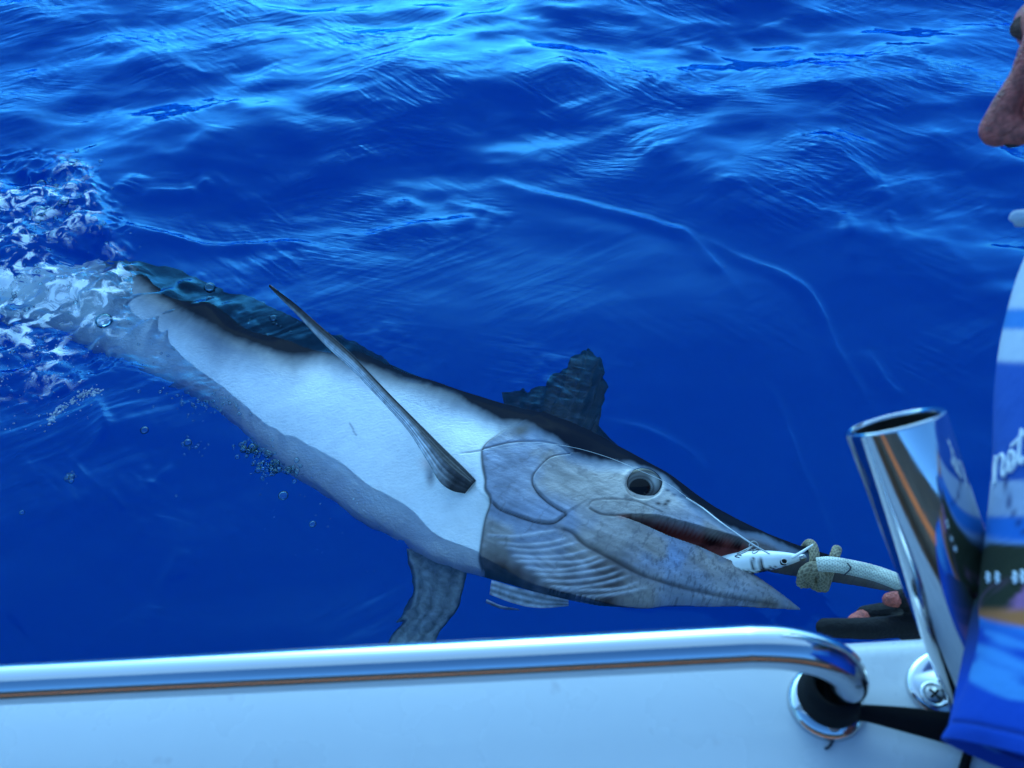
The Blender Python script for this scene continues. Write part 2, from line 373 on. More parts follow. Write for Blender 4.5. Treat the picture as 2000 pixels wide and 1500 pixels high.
RIDGES = [   # (pixel polyline, height m, width m, ripple height m, ripple wavelength m)
    ([(950, 345), (1010, 372), (1100, 396), (1200, 420), (1290, 446), (1345, 470), (1380, 510), (1415, 548), (1450, 600)], .0045, .016, .0006, .016),
    ([(1365, 465), (1420, 500), (1470, 524), (1520, 545), (1580, 590), (1612, 650), (1650, 722), (1690, 785), (1722, 840)], .0040, .013, .0006, .014),
    ([(215, 478), (270, 470), (330, 478), (420, 486), (480, 480), (535, 474), (600, 478), (650, 492)], .0050, .014, .0008, .014),
    ([(680, 468), (740, 458), (800, 445), (900, 432), (965, 437)], .0050, .022, .0003, .02),
    ([(745, 400), (790, 392), (830, 404)], .0040, .018, .0004, .015),
    ([(868, 388), (930, 408), (1005, 428)], .0040, .018, .0004, .015),
    ([(1490, 752), (1520, 790), (1538, 845), (1552, 900), (1580, 950), (1600, 1000), (1620, 1060), (1640, 1130)], .0026, .010, .0006, .013),
    ([(1190, 832), (1267, 853), (1325, 877), (1364, 908), (1382, 955)], .0026, .010, .0006, .012),
    ([(1500, 50), (1590, 110), (1645, 140), (1710, 147), (1790, 130)], .016, .07, 0, .03),
    ([(1590, 280), (1640, 335), (1695, 378), (1722, 392), (1790, 370), (1875, 350)], .012, .035, .0005, .02),
    ([(1720, 395), (1728, 440), (1745, 480)], .004, .014, .0006, .014),
    ([(1600, 425), (1640, 446), (1652, 490), (1660, 560)], .0045, .015, 0, .02),
    ([(425, 205), (440, 236), (485, 226)], .006, .02, 0, .02),
    ([(435, 285), (400, 315), (350, 350)], .008, .03, 0, .02),
    ([(285, 368), (265, 385), (245, 400)], .005, .02, 0, .02),
    ([(290, 400), (370, 396), (440, 365)], .005, .022, .0004, .02),
    ([(1235, 285), (1290, 310), (1335, 348)], .007, .03, 0, .02),
    ([(1345, 322), (1400, 350), (1440, 395)], .006, .03, 0, .02),
    ([(1240, 160), (1300, 178), (1330, 172)], .007, .04, 0, .02),
    ([(1690, 690), (1722, 742), (1765, 790)], .0035, .014, .0007, .014),
    ([(300, 935), (292, 1010), (285, 1080)], .0035, .010, .0004, .012),
    ([(368, 1040), (358, 1105), (320, 1170), (270, 1280)], .0035, .011, .0004, .012),
    ([(180, 780), (205, 820), (228, 870), (190, 910), (150, 940)], .0040, .010, .0006, .012),
    ([(352, 928), (325, 955), (303, 978)], .0030, .008, .0004, .010),
    ([(-20, 345), (50, 328), (120, 338), (180, 375), (208, 430), (222, 470)], .009, .014, .0012, .014),
    ([(20, 420), (70, 408), (120, 425), (150, 465)], .008, .012, .0008, .012),
    ([(-20, 500), (40, 480), (90, 500), (120, 545)], .008, .012, .0008, .012),
    ([(60, 560), (30, 610), (60, 680), (90, 730)], .008, .012, .0008, .012),
    ([(100, 540), (75, 600), (110, 670), (150, 720)], .006, .010, .0008, .012),
    ([(270, 610), (330, 590), (400, 540)], .005, .012, .0004, .012),
    ([(250, 700), (330, 640), (430, 590)], .005, .010, .0004, .012),
    ([(300, 720), (350, 660), (470, 590)], .004, .010, .0004, .012),
]
def splash_mask(px, py):
    e1 = ((px - 60) / 215) ** 2 + ((py - 560) / 260) ** 2
    e2 = ((px - 30) / 250) ** 2 + ((py - 640) / 170) ** 2
    return np.maximum(1 - smooth(.55, 1.15, e1), 1 - smooth(.5, 1.1, e2))
def water_height(X, Y):
    Z = np.zeros(X.shape); r2 = np.random.default_rng(11)
    near = (np.abs(X) < 9) & (Y > -6) & (Y < 14)
    x, y = X[near], Y[near]; z = np.zeros(x.shape)
    pp = to_px(np.stack([x, np.maximum(y, .12), 0 * x], -1)); px, py = pp[:, 0], pp[:, 1]
    # calm pool round the fish, livelier open water beyond
    c = ((px - 1160) / 680) ** 2 + ((py - 860) / 440) ** 2
    live = .22 + .78 * smooth(.6, 2.0, c)
    wx = x + .10 * fbm(x * 1.3, y * 1.3, 3); wy = y + .10 * fbm(x * 1.3 + 40, y * 1.3 + 9, 3)
    for i in range(60):
        lam = .10 * (13.0 ** r2.random()); th = math.radians(62 + r2.normal() * 38)
        if r2.random() < .3: th = math.radians(118 + r2.normal() * 25)
        k = 2 * math.pi / lam; ph = r2.random() * 6.28
        s = np.sin(k * (wx * math.cos(th) + wy * math.sin(th)) + ph)
        z += live * lam * .0037 * (lam / .5) ** .2 * (.6 * s + 1.1 * np.exp(3.0 * (s - 1)))
    z += live * .014 * fbm(wx * 2.4, wy * 3.6, 2)
    rip_ = .8 * np.exp(-(np.clip(poly_dist(px, py, [(250, 740), (420, 800), (560, 880), (700, 990), (850, 1085)])[0], 0, 400) / 40) ** 2) + .9 * np.exp(-(((px - 420) / 150) ** 2 + ((py - 620) / 70) ** 2)) + np.exp(-(((px - 1100) / 120) ** 2 + ((py - 780) / 90) ** 2)) + .8 * np.exp(-(((px - 700) / 130) ** 2 + ((py - 690) / 60) ** 2)) + .6 * np.exp(-(((px - 850) / 110) ** 2 + ((py - 1170) / 90) ** 2))
    z += rip_ * (.0032 * fbm(x * 50, y * 34, 2) + .0016 * fbm(x * 110, y * 75, 2))
    mask = splash_mask(px, py)
    for pts, A, wd, rip, rl in RIDGES:
        Q = on_z(*np.array(spline(pts, 8 * len(pts))).T, 0.0)[:, :2]
        pad = max(.12, 4 * wd)
        lo = Q.min(0) - pad; hi = Q.max(0) + pad
        s = (x > lo[0]) & (x < hi[0]) & (y > lo[1]) & (y < hi[1])
        jx = x[s] + .006 * fbm(x[s] * 22, y[s] * 22, 2); jy = y[s] + .006 * fbm(x[s] * 22 + 7, y[s] * 22 + 3, 2)
        d, sd_, t = poly_dist(jx, jy, Q)
        # outer side = farther from the camera
        tap = np.clip(np.minimum(t, 1 - t) * 5, 0, 1) ** .7 * (.75 + .6 * vnoise(t * 9, t * 0 + A * 999))
        far_side = sd_ * np.sign(Q[-1, 0] - Q[0, 0] + 1e-9)
        a = np.where(far_side > 0, d / (wd * .95), d / (wd * 1.6))
        zz = (1.7 if A < .0055 else .8) * A * np.exp(-a * a)
        if rip: zz = zz + 1.6 * rip * np.sin(2 * math.pi * d / rl) * np.exp(-d / (2.4 * rl)) * (far_side > 0)
        z[s] += zz * tap
    # churned water at the tail
    ch = fbm(x * 9, y * 9, 4, .5); rd = 1 - 2 * np.abs(fbm(x * 13 + 3 + ch, y * 13 + 8, 3, .42))
    cells = 1 - 2 * np.abs(vnoise(x * 38 + 2.5 * ch, y * 38))
    z += mask * (.032 * ch + .013 * rd + .0012 * cells - .004)
    # rim of disturbed ripples round it
    ring = smooth(.0, .35, mask) * (1 - smooth(.5, .9, mask))
    z += ring * .003 * np.sin(fbm(x * 9, y * 9, 3) * 30)
    # streaky ripples in the wake along the belly
    wk = np.exp(-(((px - 300) / 260) ** 2 + ((py - 900) / 260) ** 2))
    z += wk * .0028 * fbm((x * .8 + y * .6) * 40, (y * .8 - x * .6) * 11, 3)
    Z[near] = z
    T = np.zeros(X.shape + (3,)); T[..., 0] = 1.0
    T[near, 0] = .34 + .66 * smooth(.5, 1.5, c) + mask * .8 + .4 * wk + .6 * np.clip(rip_, 0, 1)
    fo = mask * smooth(-.15, .45, rd * .6 + .9 * ch + .9 * np.exp(-(((px - 120) / 120) ** 2 + ((py - 630) / 90) ** 2)) + .10 * np.exp(-(((px - 60) / 110) ** 2 + ((py - 450) / 60) ** 2)) - .38)
    T[near, 1] = np.clip(fo * 1.25, 0, 1)
    return Z, T
GZ, GT = water_height(GX, GY)
nx, ny = GX.shape
# the boat keeps the swell level where its hull sits
V = np.stack([GX, GY, GZ], -1).reshape(-1, 3)
I = np.arange(nx * ny).reshape(nx, ny)
Q = np.stack([I[:-1, :-1], I[1:, :-1], I[1:, 1:], I[:-1, 1:]], -1).reshape(-1, 4)
# close the body of water: skirt and floor
rim = np.concatenate([I[:-1, 0], I[-1, :-1], I[:0:-1, -1], I[0, :0:-1]])
base = len(V); low = V[rim].copy(); low[:, 2] = -40
m_ = len(rim); k_ = np.arange(m_)
side = np.stack([rim, base + k_, base + (k_ + 1) % m_, np.roll(rim, -1)], -1)
cen = base + m_
V = np.vstack([V, low, [[0, 0, -40]]])
floor_ = np.stack([base + k_, np.full(m_, cen), np.full(m_, cen), base + (k_ + 1) % m_], -1)
tone = np.vstack([GT.reshape(-1, 3), np.tile([1, 0, 0], (m_ + 1, 1))])
Qall = np.vstack([Q, side])
water = fast_obj('water', V, Qall, M['water'], col=tone)
bm = bmesh.new(); bm.from_mesh(water.data); bm.verts.ensure_lookup_table()
for i in range(m_): 
    f = bm.faces.new((bm.verts[base + (i + 1) % m_], bm.verts[base + i], bm.verts[cen]))
bm.to_mesh(water.data); bm.free()
water['kind'] = 'structure'
dp = obj('deep_water', [(-6500, -6500, -2.2), (6500, -6500, -2.2), (6500, 6500, -2.2), (-6500, 6500, -2.2)], [(0, 1, 2, 3)], M['deep'], sm=False)
dp['kind'] = 'structure'
def water_z(x, y):
    i = np.clip(np.searchsorted(xs, x), 1, nx - 1); j = np.clip(np.searchsorted(ys, y), 1, ny - 1)
    return GZ[i, j]

# ------------------------------------------------------------------ boat
GS = 0.095                                            # sheer: the gunwale rises towards the bow (right)
def gun_z(x): return 0.499 + GS * (x - 0.217)
GN = Vector((-GS, 0, 1)).normalized()
def on_gun(px, py, dz=0.0):
    D = cam_dir(px, py); z0 = 0.499 - GS * 0.217 + dz
    t = (z0 - HC) / (D[2] - GS * D[0]); return Vector((0, 0, HC)) + Vector(D) * float(t)
boat = empty('boat', (0, -1.0, 0), 'white fibreglass fishing boat with chrome grab rail and rod holder on its gunwale', 'boat')
X0, X1 = -3.2, 2.6
def edge_y(x): return .2265 + .02 * (x + .35) if x < .6 else .2455 - .25 * (x - .6) ** 2
def boat_strip(profile, name, m, parent=boat, n=60):
    """profile(x) -> list of points, swept along the boat"""
    V = []; F = []; xs_ = np.linspace(X0, X1, n)
    for x in xs_: V += [Vector((x, *p)) for p in profile(x)]
    k = len(profile(0.0))
    for i in range(n - 1):
        for j in range(k - 1): F.append((i * k + j, i * k + j + 1, (i + 1) * k + j + 1, (i + 1) * k + j))
    return obj(name, V, F, m, parent)
def cap_profile(x):
    z = gun_z(x); e = edge_y(x); r = .018; pts = []
    for a in np.linspace(-80, 90, 9):
        pts.append((e - r + r * math.cos(math.radians(a)), z - r + r * math.sin(math.radians(a))))
    for t in (.85, .6, .35, .12): pts.append((-.09 + (e - r + .09) * t, z + .0015 * math.sin(t * 3)))
    for a in np.linspace(90, 260, 9):
        pts.append((-.09 + .018 * math.cos(math.radians(a)), z - .018 + .018 * math.sin(math.radians(a))))
    return pts
boat_strip(cap_profile, 'gunwale', M['gelcoat'])
def hull_profile(x):
    z = gun_z(x) - .03; e = edge_y(x) - .014
    return [(e, z), (e - .01, z - .04), (e - .02, z * .6), (e - .06, .05), (e - .10, -.10), (e - .45, -.34), (-1.0, -.48)]
boat_strip(hull_profile, 'hull', M['gelcoat'])
boat_strip(lambda x: [(-.095, gun_z(x) - .03), (-.10, .3), (-.11, .075)], 'coaming', M['gelcoat'])
boat_strip(lambda x: [(-2.6, gun_z(x) + .02), (-2.35, gun_z(x) + .02), (-2.33, gun_z(x)), (-2.32, .07)], 'far_coaming', M['gelcoat'])
boat_strip(lambda x: [(-2.6, gun_z(x) + .01), (-2.55, .05), (-2.2, -.2), (-1.0, -.48)], 'far_hull', M['gelcoat'])
boat_strip(lambda x: [(-.108, .075), (-2.33, .075)], 'cockpit_sole', M['teak'])
boat_strip(lambda x: [(-1.25, .08), (-1.25, 1.20), (-1.30, 1.22), (-1.30, .08)], 'reflection_panel', M['reflection_dark'])  # unseen dark panel, added for the chrome to reflect
boat_strip(lambda x: [(-1.246, .66), (-1.246, .50)], 'reflection_stripe', M['orange'])  # orange strip added on the panel to colour the chrome reflections

for x_ in (X0, X1):
    a = hull_profile(x_); b = [(-2.6, gun_z(x_) + .01), (-2.55, .05), (-2.2, -.2)]
    pts = a + b[::-1]
    obj('transom' if x_ < 0 else 'forward_bulkhead', [(x_, p[0], p[1]) for p in pts], [tuple(range(len(pts)))], M['gelcoat'], boat, sm=False)
# grab rail
RP = [at_depth(-700, 1371, .503), at_depth(0, 1337, .505), at_depth(500, 1312, .493), at_depth(1000, 1287, .482), at_depth(1400, 1266, .474)]
RP = [Vector(p) for p in RP]
bp_ = on_gun(1612, 1374)                                 # foot of the rail
bend = [at_depth(*p) for p in ((1480, 1263, .471), (1545, 1267, .4695), (1602, 1281, .472), (1640, 1302, .478), (1655, 1328, .490))]
bend = [Vector(p) for p in bend] + [bp_ + GN * .034 + Vector((.006, 0, 0)), bp_ + GN * .018, bp_ + GN * .002]
path = [Vector(p) for p in np.array(spline([tuple(p) for p in RP + bend], 120))]
rail = obj('grab_rail', *tube(path, .013, 40), M['steel'], boat)
def base_plate(c, n, R, name, parent, H=.007):
    prof = [(R, .0004), (R, H * .25), (R * .97, H * .5), (R * .80, H * .9), (R * .62, H * 1.05), (.0, H * 1.08)]
    return obj(name, *lathe(prof, n, c, 64), M['steel'], parent)
plate = base_plate(bp_, GN, .0255, 'base_plate', rail, .009)
obj('collar', *lathe([(.0165, .008), (.0172, .011), (.0172, .017), (.0155, .020), (.0132, .021)], GN, bp_, 40), M['steel'], rail)
sc_ = on_gun(1626, 1417, .006)
obj('set_screw', *ball(sc_ + Vector((0, 0, .001)), (.005, .005, .0042)), M['steel_dull'], rail)
dv = [on_gun(1640, 1424, .004), on_gun(1634, 1440, .002), on_gun(1626, 1448, .003), on_gun(1620, 1458, .0015), on_gun(1612, 1462, .003)]
obj('thread_end', *tube([Vector(p) for p in np.array(spline([tuple(p) for p in dv], 16))], .0009, 8), M['cloth_dark'], rail)
lf = on_gun(-500, 1440)
base_plate(lf, GN, .0255, 'base_plate', rail, .009)
obj('post', *tube([lf, lf + GN * .04, lf + GN * .075], .0125, 24), M['steel'], rail)

# rod holder
rt = Vector(at_depth(1746, 822, .440)); rb = on_gun(1950, 1405, .0)
ax = (rt - rb).normalized(); RR = .0272
rim_n = None
tocam = (Vector((0, 0, HC)) - rt).normalized()
maj = Vector(at_depth(1842, 790, .44)) - Vector(at_depth(1650, 848, .44)); maj = maj.normalized()
mn = (tocam - maj * tocam.dot(maj)).normalized(); oth = maj.cross(mn)
if oth.z < 0: oth = -oth
rim_n = (oth * .985 + mn * .17).normalized()
def cut_tube(r, k=72, end=0.0):
    a = ax.orthogonal().normalized(); b = ax.cross(a); V = []
    for j in range(k):
        t = 2 * math.pi * j / k; p = rb + (a * math.cos(t) + b * math.sin(t)) * r
        V.append(p + ax * ((rt - p).dot(rim_n) / ax.dot(rim_n) - end))
    return V
k = 72; a_ = ax.orthogonal().normalized(); b_ = ax.cross(a_)
low = [rb + (a_ * math.cos(2 * math.pi * j / k) + b_ * math.sin(2 * math.pi * j / k)) * RR + ax * .002 for j in range(k)]
top = cut_tube(RR, k, .0018); topo = cut_tube(RR - .0008, k, 0); topi = cut_tube(RR - .0026, k, 0.0); ini = cut_tube(RR - .0032, k, .003)
rings = [low, [l.lerp(t, .5) for l, t in zip(low, top)], top, topo, topi, ini]
V = sum(rings, []); F = [(i * k + j, i * k + (j + 1) % k, (i + 1) * k + (j + 1) % k, (i + 1) * k + j) for i in range(len(rings) - 1) for j in range(k)]
holder = obj('rod_holder', V, F, M['steel'], boat)
dee = [rb + (a_ * math.cos(2 * math.pi * j / k) + b_ * math.sin(2 * math.pi * j / k)) * (RR - .0034) + ax * .03 for j in range(k)]
ini2 = cut_tube(RR - .0034, k, .0028)
V = ini2 + dee; F = [(j, (j + 1) % k, k + (j + 1) % k, k + j) for j in range(k)] + [tuple(k + j for j in range(k))]
obj('liner', V, F, M['tube_liner'], holder)
# oval flange on the gunwale, countersunk screw
fc = on_gun(1908, 1342); ex = Vector((1, 0, GS)).normalized(); ey = Vector((0, 1, 0))
V = []; F = []; k = 64; prof = [(1.0, .0005), (1.0, .003), (.97, .005), (.9, .0062), (.5, .0066), (0.001, .0066)]
for r, h in prof:
    for j in range(k):
        t = 2 * math.pi * j / k; V.append(fc + ex * (.0470 * r * math.cos(t)) + ey * (.0290 * r * math.sin(t)) + GN * h)
F = [(i * k + j, i * k + (j + 1) % k, (i + 1) * k + (j + 1) % k, (i + 1) * k + j) for i in range(len(prof) - 1) for j in range(k)]
flange = obj('flange', V, F, M['steel'], holder)
sp_ = on_gun(1824, 1357, .0066)
obj('countersink', *lathe([(.0088, .0), (.0086, .0016), (.0074, .0018), (.0062, .0006)], GN, sp_, 40), M['steel'], holder)
def screw(c, parent):
    n = GN; V, F = lathe([(.0062, -.0002), (.0061, .0009), (.0045, .0018), (.0, .0021)], n, c, 32)
    s = obj('screw', V, F, M['steel_dull'], parent)
    for a in (.6, .6 + math.pi / 2):
        d = ex * math.cos(a) + ey * math.sin(a); e = n.cross(d)
        V = [c + d * (sx * .0042) + e * (sy * .0008) + n * h for h in (.0012, .0023) for sx, sy in ((-1, -1), (1, -1), (1, 1), (-1, 1))]
        bx = obj('slot', V, [(0, 3, 2, 1), (4, 5, 6, 7), (0, 1, 5, 4), (1, 2, 6, 5), (2, 3, 7, 6), (3, 0, 4, 7)], M['black_web'], s, sm=False)
screw(sp_, holder)

# ------------------------------------------------------------------ webbing strap round the rail foot
def ribbon(E1, E2, th, n=40):
    A = [Vector(p) for p in spline([tuple(p) for p in E1], n)]; B = [Vector(p) for p in spline([tuple(p) for p in E2], n)]
    V = []; F = []
    for i in range(n):
        T = (A[min(i + 1, n - 1)] - A[max(i - 1, 0)]).normalized(); W = (B[i] - A[i]).normalized(); N_ = T.cross(W).normalized() * th
        V += [A[i] - N_, B[i] - N_, B[i] + N_, A[i] + N_]
    for i in range(n - 1):
        for j in range(4): F.append((i * 4 + j, i * 4 + (j + 1) % 4, (i + 1) * 4 + (j + 1) % 4, (i + 1) * 4 + j))
    F += [(3, 2, 1, 0), tuple((n - 1) * 4 + j for j in range(4))]
    return V, F
strap = empty('webbing_strap', tuple(bp_), 'flat black webbing strap looped round the grab rail foot', 'strap')
up = lambda px, py, h: on_gun(px, py, h)
obj('loop', *ribbon([bp_ + GN * .036 + (ex * math.cos(t) + ey * math.sin(t)) * .0150 for t in np.linspace(1.5, 5.6, 12)],
                    [bp_ + GN * .014 + (ex * math.cos(t) + ey * math.sin(t)) * .0200 for t in np.linspace(1.5, 5.6, 12)], .0014), M['black_web'], strap)
obj('tail', *ribbon([up(1622, 1362, .030), up(1650, 1380, .022), up(1700, 1378, .018), up(1780, 1383, .018), up(1860, 1392, .018), up(1990, 1402, .018)],
                    [up(1600, 1378, .016), up(1640, 1400, .012), up(1690, 1408, .010), up(1770, 1430, .008), up(1862, 1456, .006), up(1990, 1500, .004)], .0012), M['black_web'], strap)
s2 = obj('strap_end', *ribbon([up(1888, 1452, .004), up(1878, 1480, .004), up(1866, 1520, .004), up(1850, 1580, .004)],
                      [up(1908, 1452, .004), up(1898, 1480, .004), up(1888, 1520, .004), up(1872, 1580, .004)], .001), M['black_web'], strap)

# ------------------------------------------------------------------ marlin
ZC = np.array([(-300, 600, -.13), (-100, 590, -.105), (100, 600, -.095), (200, 640, -.066), (300, 535, -.118), (290, 660, -.030), (300, 750, -.045), (450, 590, -.112), (420, 720, -.024), (500, 800, -.030), (520, 640, -.088),
               (640, 670, -.070), (640, 960, -.052), (750, 720, -.030), (760, 1030, -.050), (900, 780, -.006), (900, 1110, -.034), (950, 950, -.012), (1100, 860, .004), (1100, 1150, -.012),
               (1300, 950, .022), (1300, 1180, .008), (1560, 1190, .034), (1560, 1090, .052), (1750, 1130, .075), (2050, 1220, .12)], float)
def fish_z(px, py):
    px = np.asarray(px, float); py = np.asarray(py, float)
    w_ = 0; s_ = 0
    for a, b, z in ZC:
        q = 1 / (((px - a) ** 2 + (py - b) ** 2) / 1e4 + .12) ** 1.7; w_ = w_ + q; s_ = s_ + q * z
    return s_ / w_
DORSAL = [(-150, 552), (-60, 556), (40, 552), (120, 538), (190, 524), (250, 520), (348, 540), (425, 570), (502, 598), (560, 622), (657, 662), (734, 704), (800, 736), (900, 774), (977, 797), (1030, 812), (1110, 836),
          (1170, 860), (1228, 895), (1267, 917), (1306, 936), (1344, 966), (1383, 993), (1441, 1024), (1503, 1050), (1556, 1069), (1599, 1082), (1641, 1094), (1700, 1110), (1800, 1138), (1900, 1168), (1990, 1196)]
BILL_TIP = [(2012, 1206)]
UNDER = [(1985, 1204), (1900, 1186), (1800, 1164), (1700, 1146), (1641, 1136), (1567, 1125), (1513, 1116), (1470, 1106), (1440, 1098), (1428, 1098)]
JAW = [(1440, 1108), (1460, 1119), (1499, 1142), (1538, 1169), (1560, 1186), (1566, 1191)]
BELLY = [(1550, 1191), (1518, 1188), (1441, 1182), (1364, 1181), (1306, 1180), (1267, 1186), (1228, 1184), (1170, 1181), (1093, 1166), (1035, 1151), (977, 1134), (930, 1122), (880, 1108), (835, 1090), (754, 1040),
         (698, 1014), (647, 976), (607, 951), (556, 922), (505, 880), (460, 838), (405, 795), (350, 766), (290, 742), (235, 712), (180, 680), (120, 656), (40, 634), (-60, 622), (-150, 618)]
OUT_PX = np.array(DORSAL + BILL_TIP + UNDER + JAW + BELLY, float)
def to_fish(pts, dz=0.0):
    p = np.array(pts, float); return on_z(p[:, 0], p[:, 1], fish_z(p[:, 0], p[:, 1]) + dz)
def dens(pts, step=6.0):
    out = []
    for i in range(len(pts)):
        a, b = np.array(pts[i]), np.array(pts[(i + 1) % len(pts)]); n = max(1, int(np.hypot(*(b - a)) / step))
        out += [a + (b - a) * t / n for t in range(n)]
    return np.array(out)
OUTW = to_fish(dens(OUT_PX))[:, :2]
ST = .0016
lo = OUTW.min(0) - .02; hi = OUTW.max(0) + .02
gx = np.arange(lo[0], hi[0], ST); gy = np.arange(lo[1], hi[1], ST)
def solve(nxx, nyy, mask, init, iters):
    p = init * mask
    for _ in range(iters):
        q = np.zeros_like(p); q[1:-1, 1:-1] = .25 * (p[2:, 1:-1] + p[:-2, 1:-1] + p[1:-1, 2:] + p[1:-1, :-2]) + .5 * nxx
        p = q * mask
    return p
phi = None
for lev in (8, 4, 2, 1):
    hx_ = gx[::lev]; hy_ = gy[::lev]; A, B = np.meshgrid(hx_, hy_, indexing='ij'); mk = in_poly(A, B, OUTW)
    if phi is None: init = np.zeros(A.shape)
    else:
        init = np.repeat(np.repeat(phi, 2, 0), 2, 1)[:A.shape[0], :A.shape[1]]
        init = np.pad(init, ((0, A.shape[0] - init.shape[0]), (0, A.shape[1] - init.shape[1])), mode='edge')
    phi = solve((ST * lev) ** 2, None, mk, init, {8: 1500, 4: 500, 2: 260, 1: 130}[lev])
A, B = np.meshgrid(gx, gy, indexing='ij'); inside = mk
nb = inside.copy()
for dx in (-1, 0, 1):
    for dy in (-1, 0, 1): nb &= np.roll(np.roll(inside, dx, 0), dy, 1)
edge = inside & ~nb
# nearest outline point for the rim nodes
ex_, ey_ = A[edge], B[edge]; best = np.full(ex_.shape, 1e9); bxn = ex_.copy(); byn = ey_.copy()
for i in range(len(OUTW)):
    a, b = OUTW[i], OUTW[(i + 1) % len(OUTW)]; e = b - a; L2 = e @ e + 1e-12
    t = np.clip(((ex_ - a[0]) * e[0] + (ey_ - a[1]) * e[1]) / L2, 0, 1)
    qx, qy = a[0] + t * e[0], a[1] + t * e[1]; d = np.hypot(ex_ - qx, ey_ - qy); mm = d < best
    best[mm] = d[mm]; bxn[mm] = qx[mm]; byn[mm] = qy[mm]
FX, FY = A.copy(), B.copy(); FX[edge] = bxn; FY[edge] = byn
idx = np.full(A.shape, -1); idx[inside] = np.arange(inside.sum())
x, y = FX[inside], FY[inside]; ph = phi[inside]; isedge = edge[inside]
# first guess of the pixel each node shows at
px, py = to_px(np.stack([x, y, np.full(x.shape, 0.0)], -1)).T
for _ in range(3):
    zc = fish_z(px, py); px, py = to_px(np.stack([x, y, zc], -1)).T
zc = fish_z(px, py)
kf = np.interp(px, [-150, 200, 600, 900, 1200, 1400, 1500, 1620, 1900], [.55, .60, .56, .52, .55, .62, .75, .95, .95])
h = kf * np.sqrt(np.maximum(2 * ph, 0) / 2 * 2 / 2 * 1.0); h[isedge] = 0.0
pv = np.stack([x, y, zc + h], -1); sx, sy = to_px(pv).T       # where the upper flank is seen

GILL = spline([(1014, 828), (972, 850), (944, 874), (942, 905), (948, 938), (948, 957), (958, 981), (948, 1015), (941, 1056), (937, 1095), (946, 1128)], 60)
LINES = [   # (polyline, depth m, half-width px, darkness)
    (spline([(900, 885), (946, 879), (997, 867), (1055, 865), (1093, 873), (1116, 892)], 30), .0012, 1.6, .7),
    (spline([(1112, 888), (1075, 896), (1051, 917), (1039, 938), (1047, 960), (1066, 980), (1092, 998), (1106, 1006)], 40), .0022, 1.7, .80),
    (spline([(958, 981), (977, 998), (1016, 1013), (1055, 1023), (1082, 1021), (1103, 1007)], 30), .0024, 1.8, .85),
    (spline([(1147, 988), (1160, 976), (1209, 974), (1250, 981), (1292, 999)], 24), .0012, 1.5, .6),
    (spline([(1147, 990), (1171, 1002), (1200, 1006), (1232, 1005)], 16), .0016, 2.4, .8),
    (spline([(1089, 1029), (1116, 1037), (1140, 1060), (1190, 1087), (1248, 1118), (1306, 1138), (1364, 1153), (1441, 1168), (1518, 1179)], 50), .0036, 5.0, .72),
]
RAY_A = [(944, 1048), (1000, 1052), (1056, 1046), (1098, 1034)]; RAY_B = [(1085, 1164), (1155, 1166), (1225, 1158), (1275, 1140)]
RAYS = []
for t in np.linspace(0, 1, 11) ** .9:
    q_ = np.array(RAY_A) * (1 - t) + np.array(RAY_B) * t + rng.normal(size=(4, 2)) * 1.8; q_[0, 0] += 6 * math.sin(t * 9); RAYS.append(spline(q_, 24))
MOUTH = [(1207, 1006), (1235, 1005), (1287, 1007), (1344, 1022), (1402, 1038), (1452, 1054), (1480, 1075), (1480, 1110), (1440, 1100), (1414, 1089), (1364, 1066), (1306, 1046), (1248, 1020)]
DARK = [(190, 500), (216, 551), (290, 598), (348, 636), (425, 683), (502, 708), (572, 722), (626, 712), (696, 730), (758, 752), (835, 775), (911, 804), (977, 830), (1016, 832), (1085, 862), (1118, 890), (1170, 904), (1228, 912), (1267, 926), (1298, 940),
        (1344, 978), (1402, 1015), (1449, 1040), (1520, 1066), (1600, 1092), (2040, 1220), (2040, 1000), (1300, 800), (800, 600), (190, 380)]

gd, gs, gt = poly_dist(sx, sy, GILL)
head = np.where(gs > 0, gd, -gd)                              # sign fixed below
if np.median(head[(sx > 1100) & (sx < 1200)]) < 0: head = -head
fine = .5 + .5 * np.clip(fbm(x * 60, y * 60, 4) * 2, -1, 1)
blot = fbm(x * 14, y * 14, 4)
relief = .0045 * smooth(-1.5, 3.5, head) * (1 - smooth(40, 170, head))
for pts, dep, wd, dk in LINES:
    d, sd1, _ = poly_dist(sx, sy, pts); relief -= dep * np.exp(-(d / wd) ** 2)
    if len(pts) in (40, 30) and dep > .002: relief += .0050 * np.exp(-(d / 26)) * (sd1 < 0) * smooth(0, 3, d)
rayd = np.full(sx.shape, 1e9); raymask = np.zeros(sx.shape)
for r_ in RAYS:
    d, _, t = poly_dist(sx, sy, r_); rayd = np.minimum(rayd, d); tap = smooth(0, .12, t) * (1 - smooth(.75, 1, t))
    relief += .0020 * np.exp(-(d / 3.2) ** 2) * tap; raymask = np.maximum(raymask, np.exp(-(d / 2.9) ** 2) * tap)
inm = in_poly(sx, sy, MOUTH); md, _, _ = poly_dist(sx, sy, MOUTH + MOUTH[:1])
mouth = np.where(inm, smooth(0, 7, md), 0)
lips = np.exp(-(md / 5) ** 2) * (~inm)
relief += .0012 * lips - .0
ed_ = np.hypot((sx - 1257) / 37.0, (sy - 946) / 29.0)
relief += .0014 * np.exp(-((ed_ - 1.12) / .14) ** 2) - .006 * (1 - smooth(.8, 1.02, ed_))
pit = np.exp(-(((sx - 842) / 9) ** 2 + ((sy - 930) / 22) ** 2)); relief -= .004 * pit
soc = np.exp(-(((sx - 920) / 16) ** 2 + ((sy - 942) / 20) ** 2)); relief -= .004 * soc
relief += .0012 * blot * smooth(-60, 40, head)
lim = smooth(0, .012, h)
h2 = h + relief * lim
h2 = np.where(mouth > 0, h2 * (1 - .62 * mouth), h2)

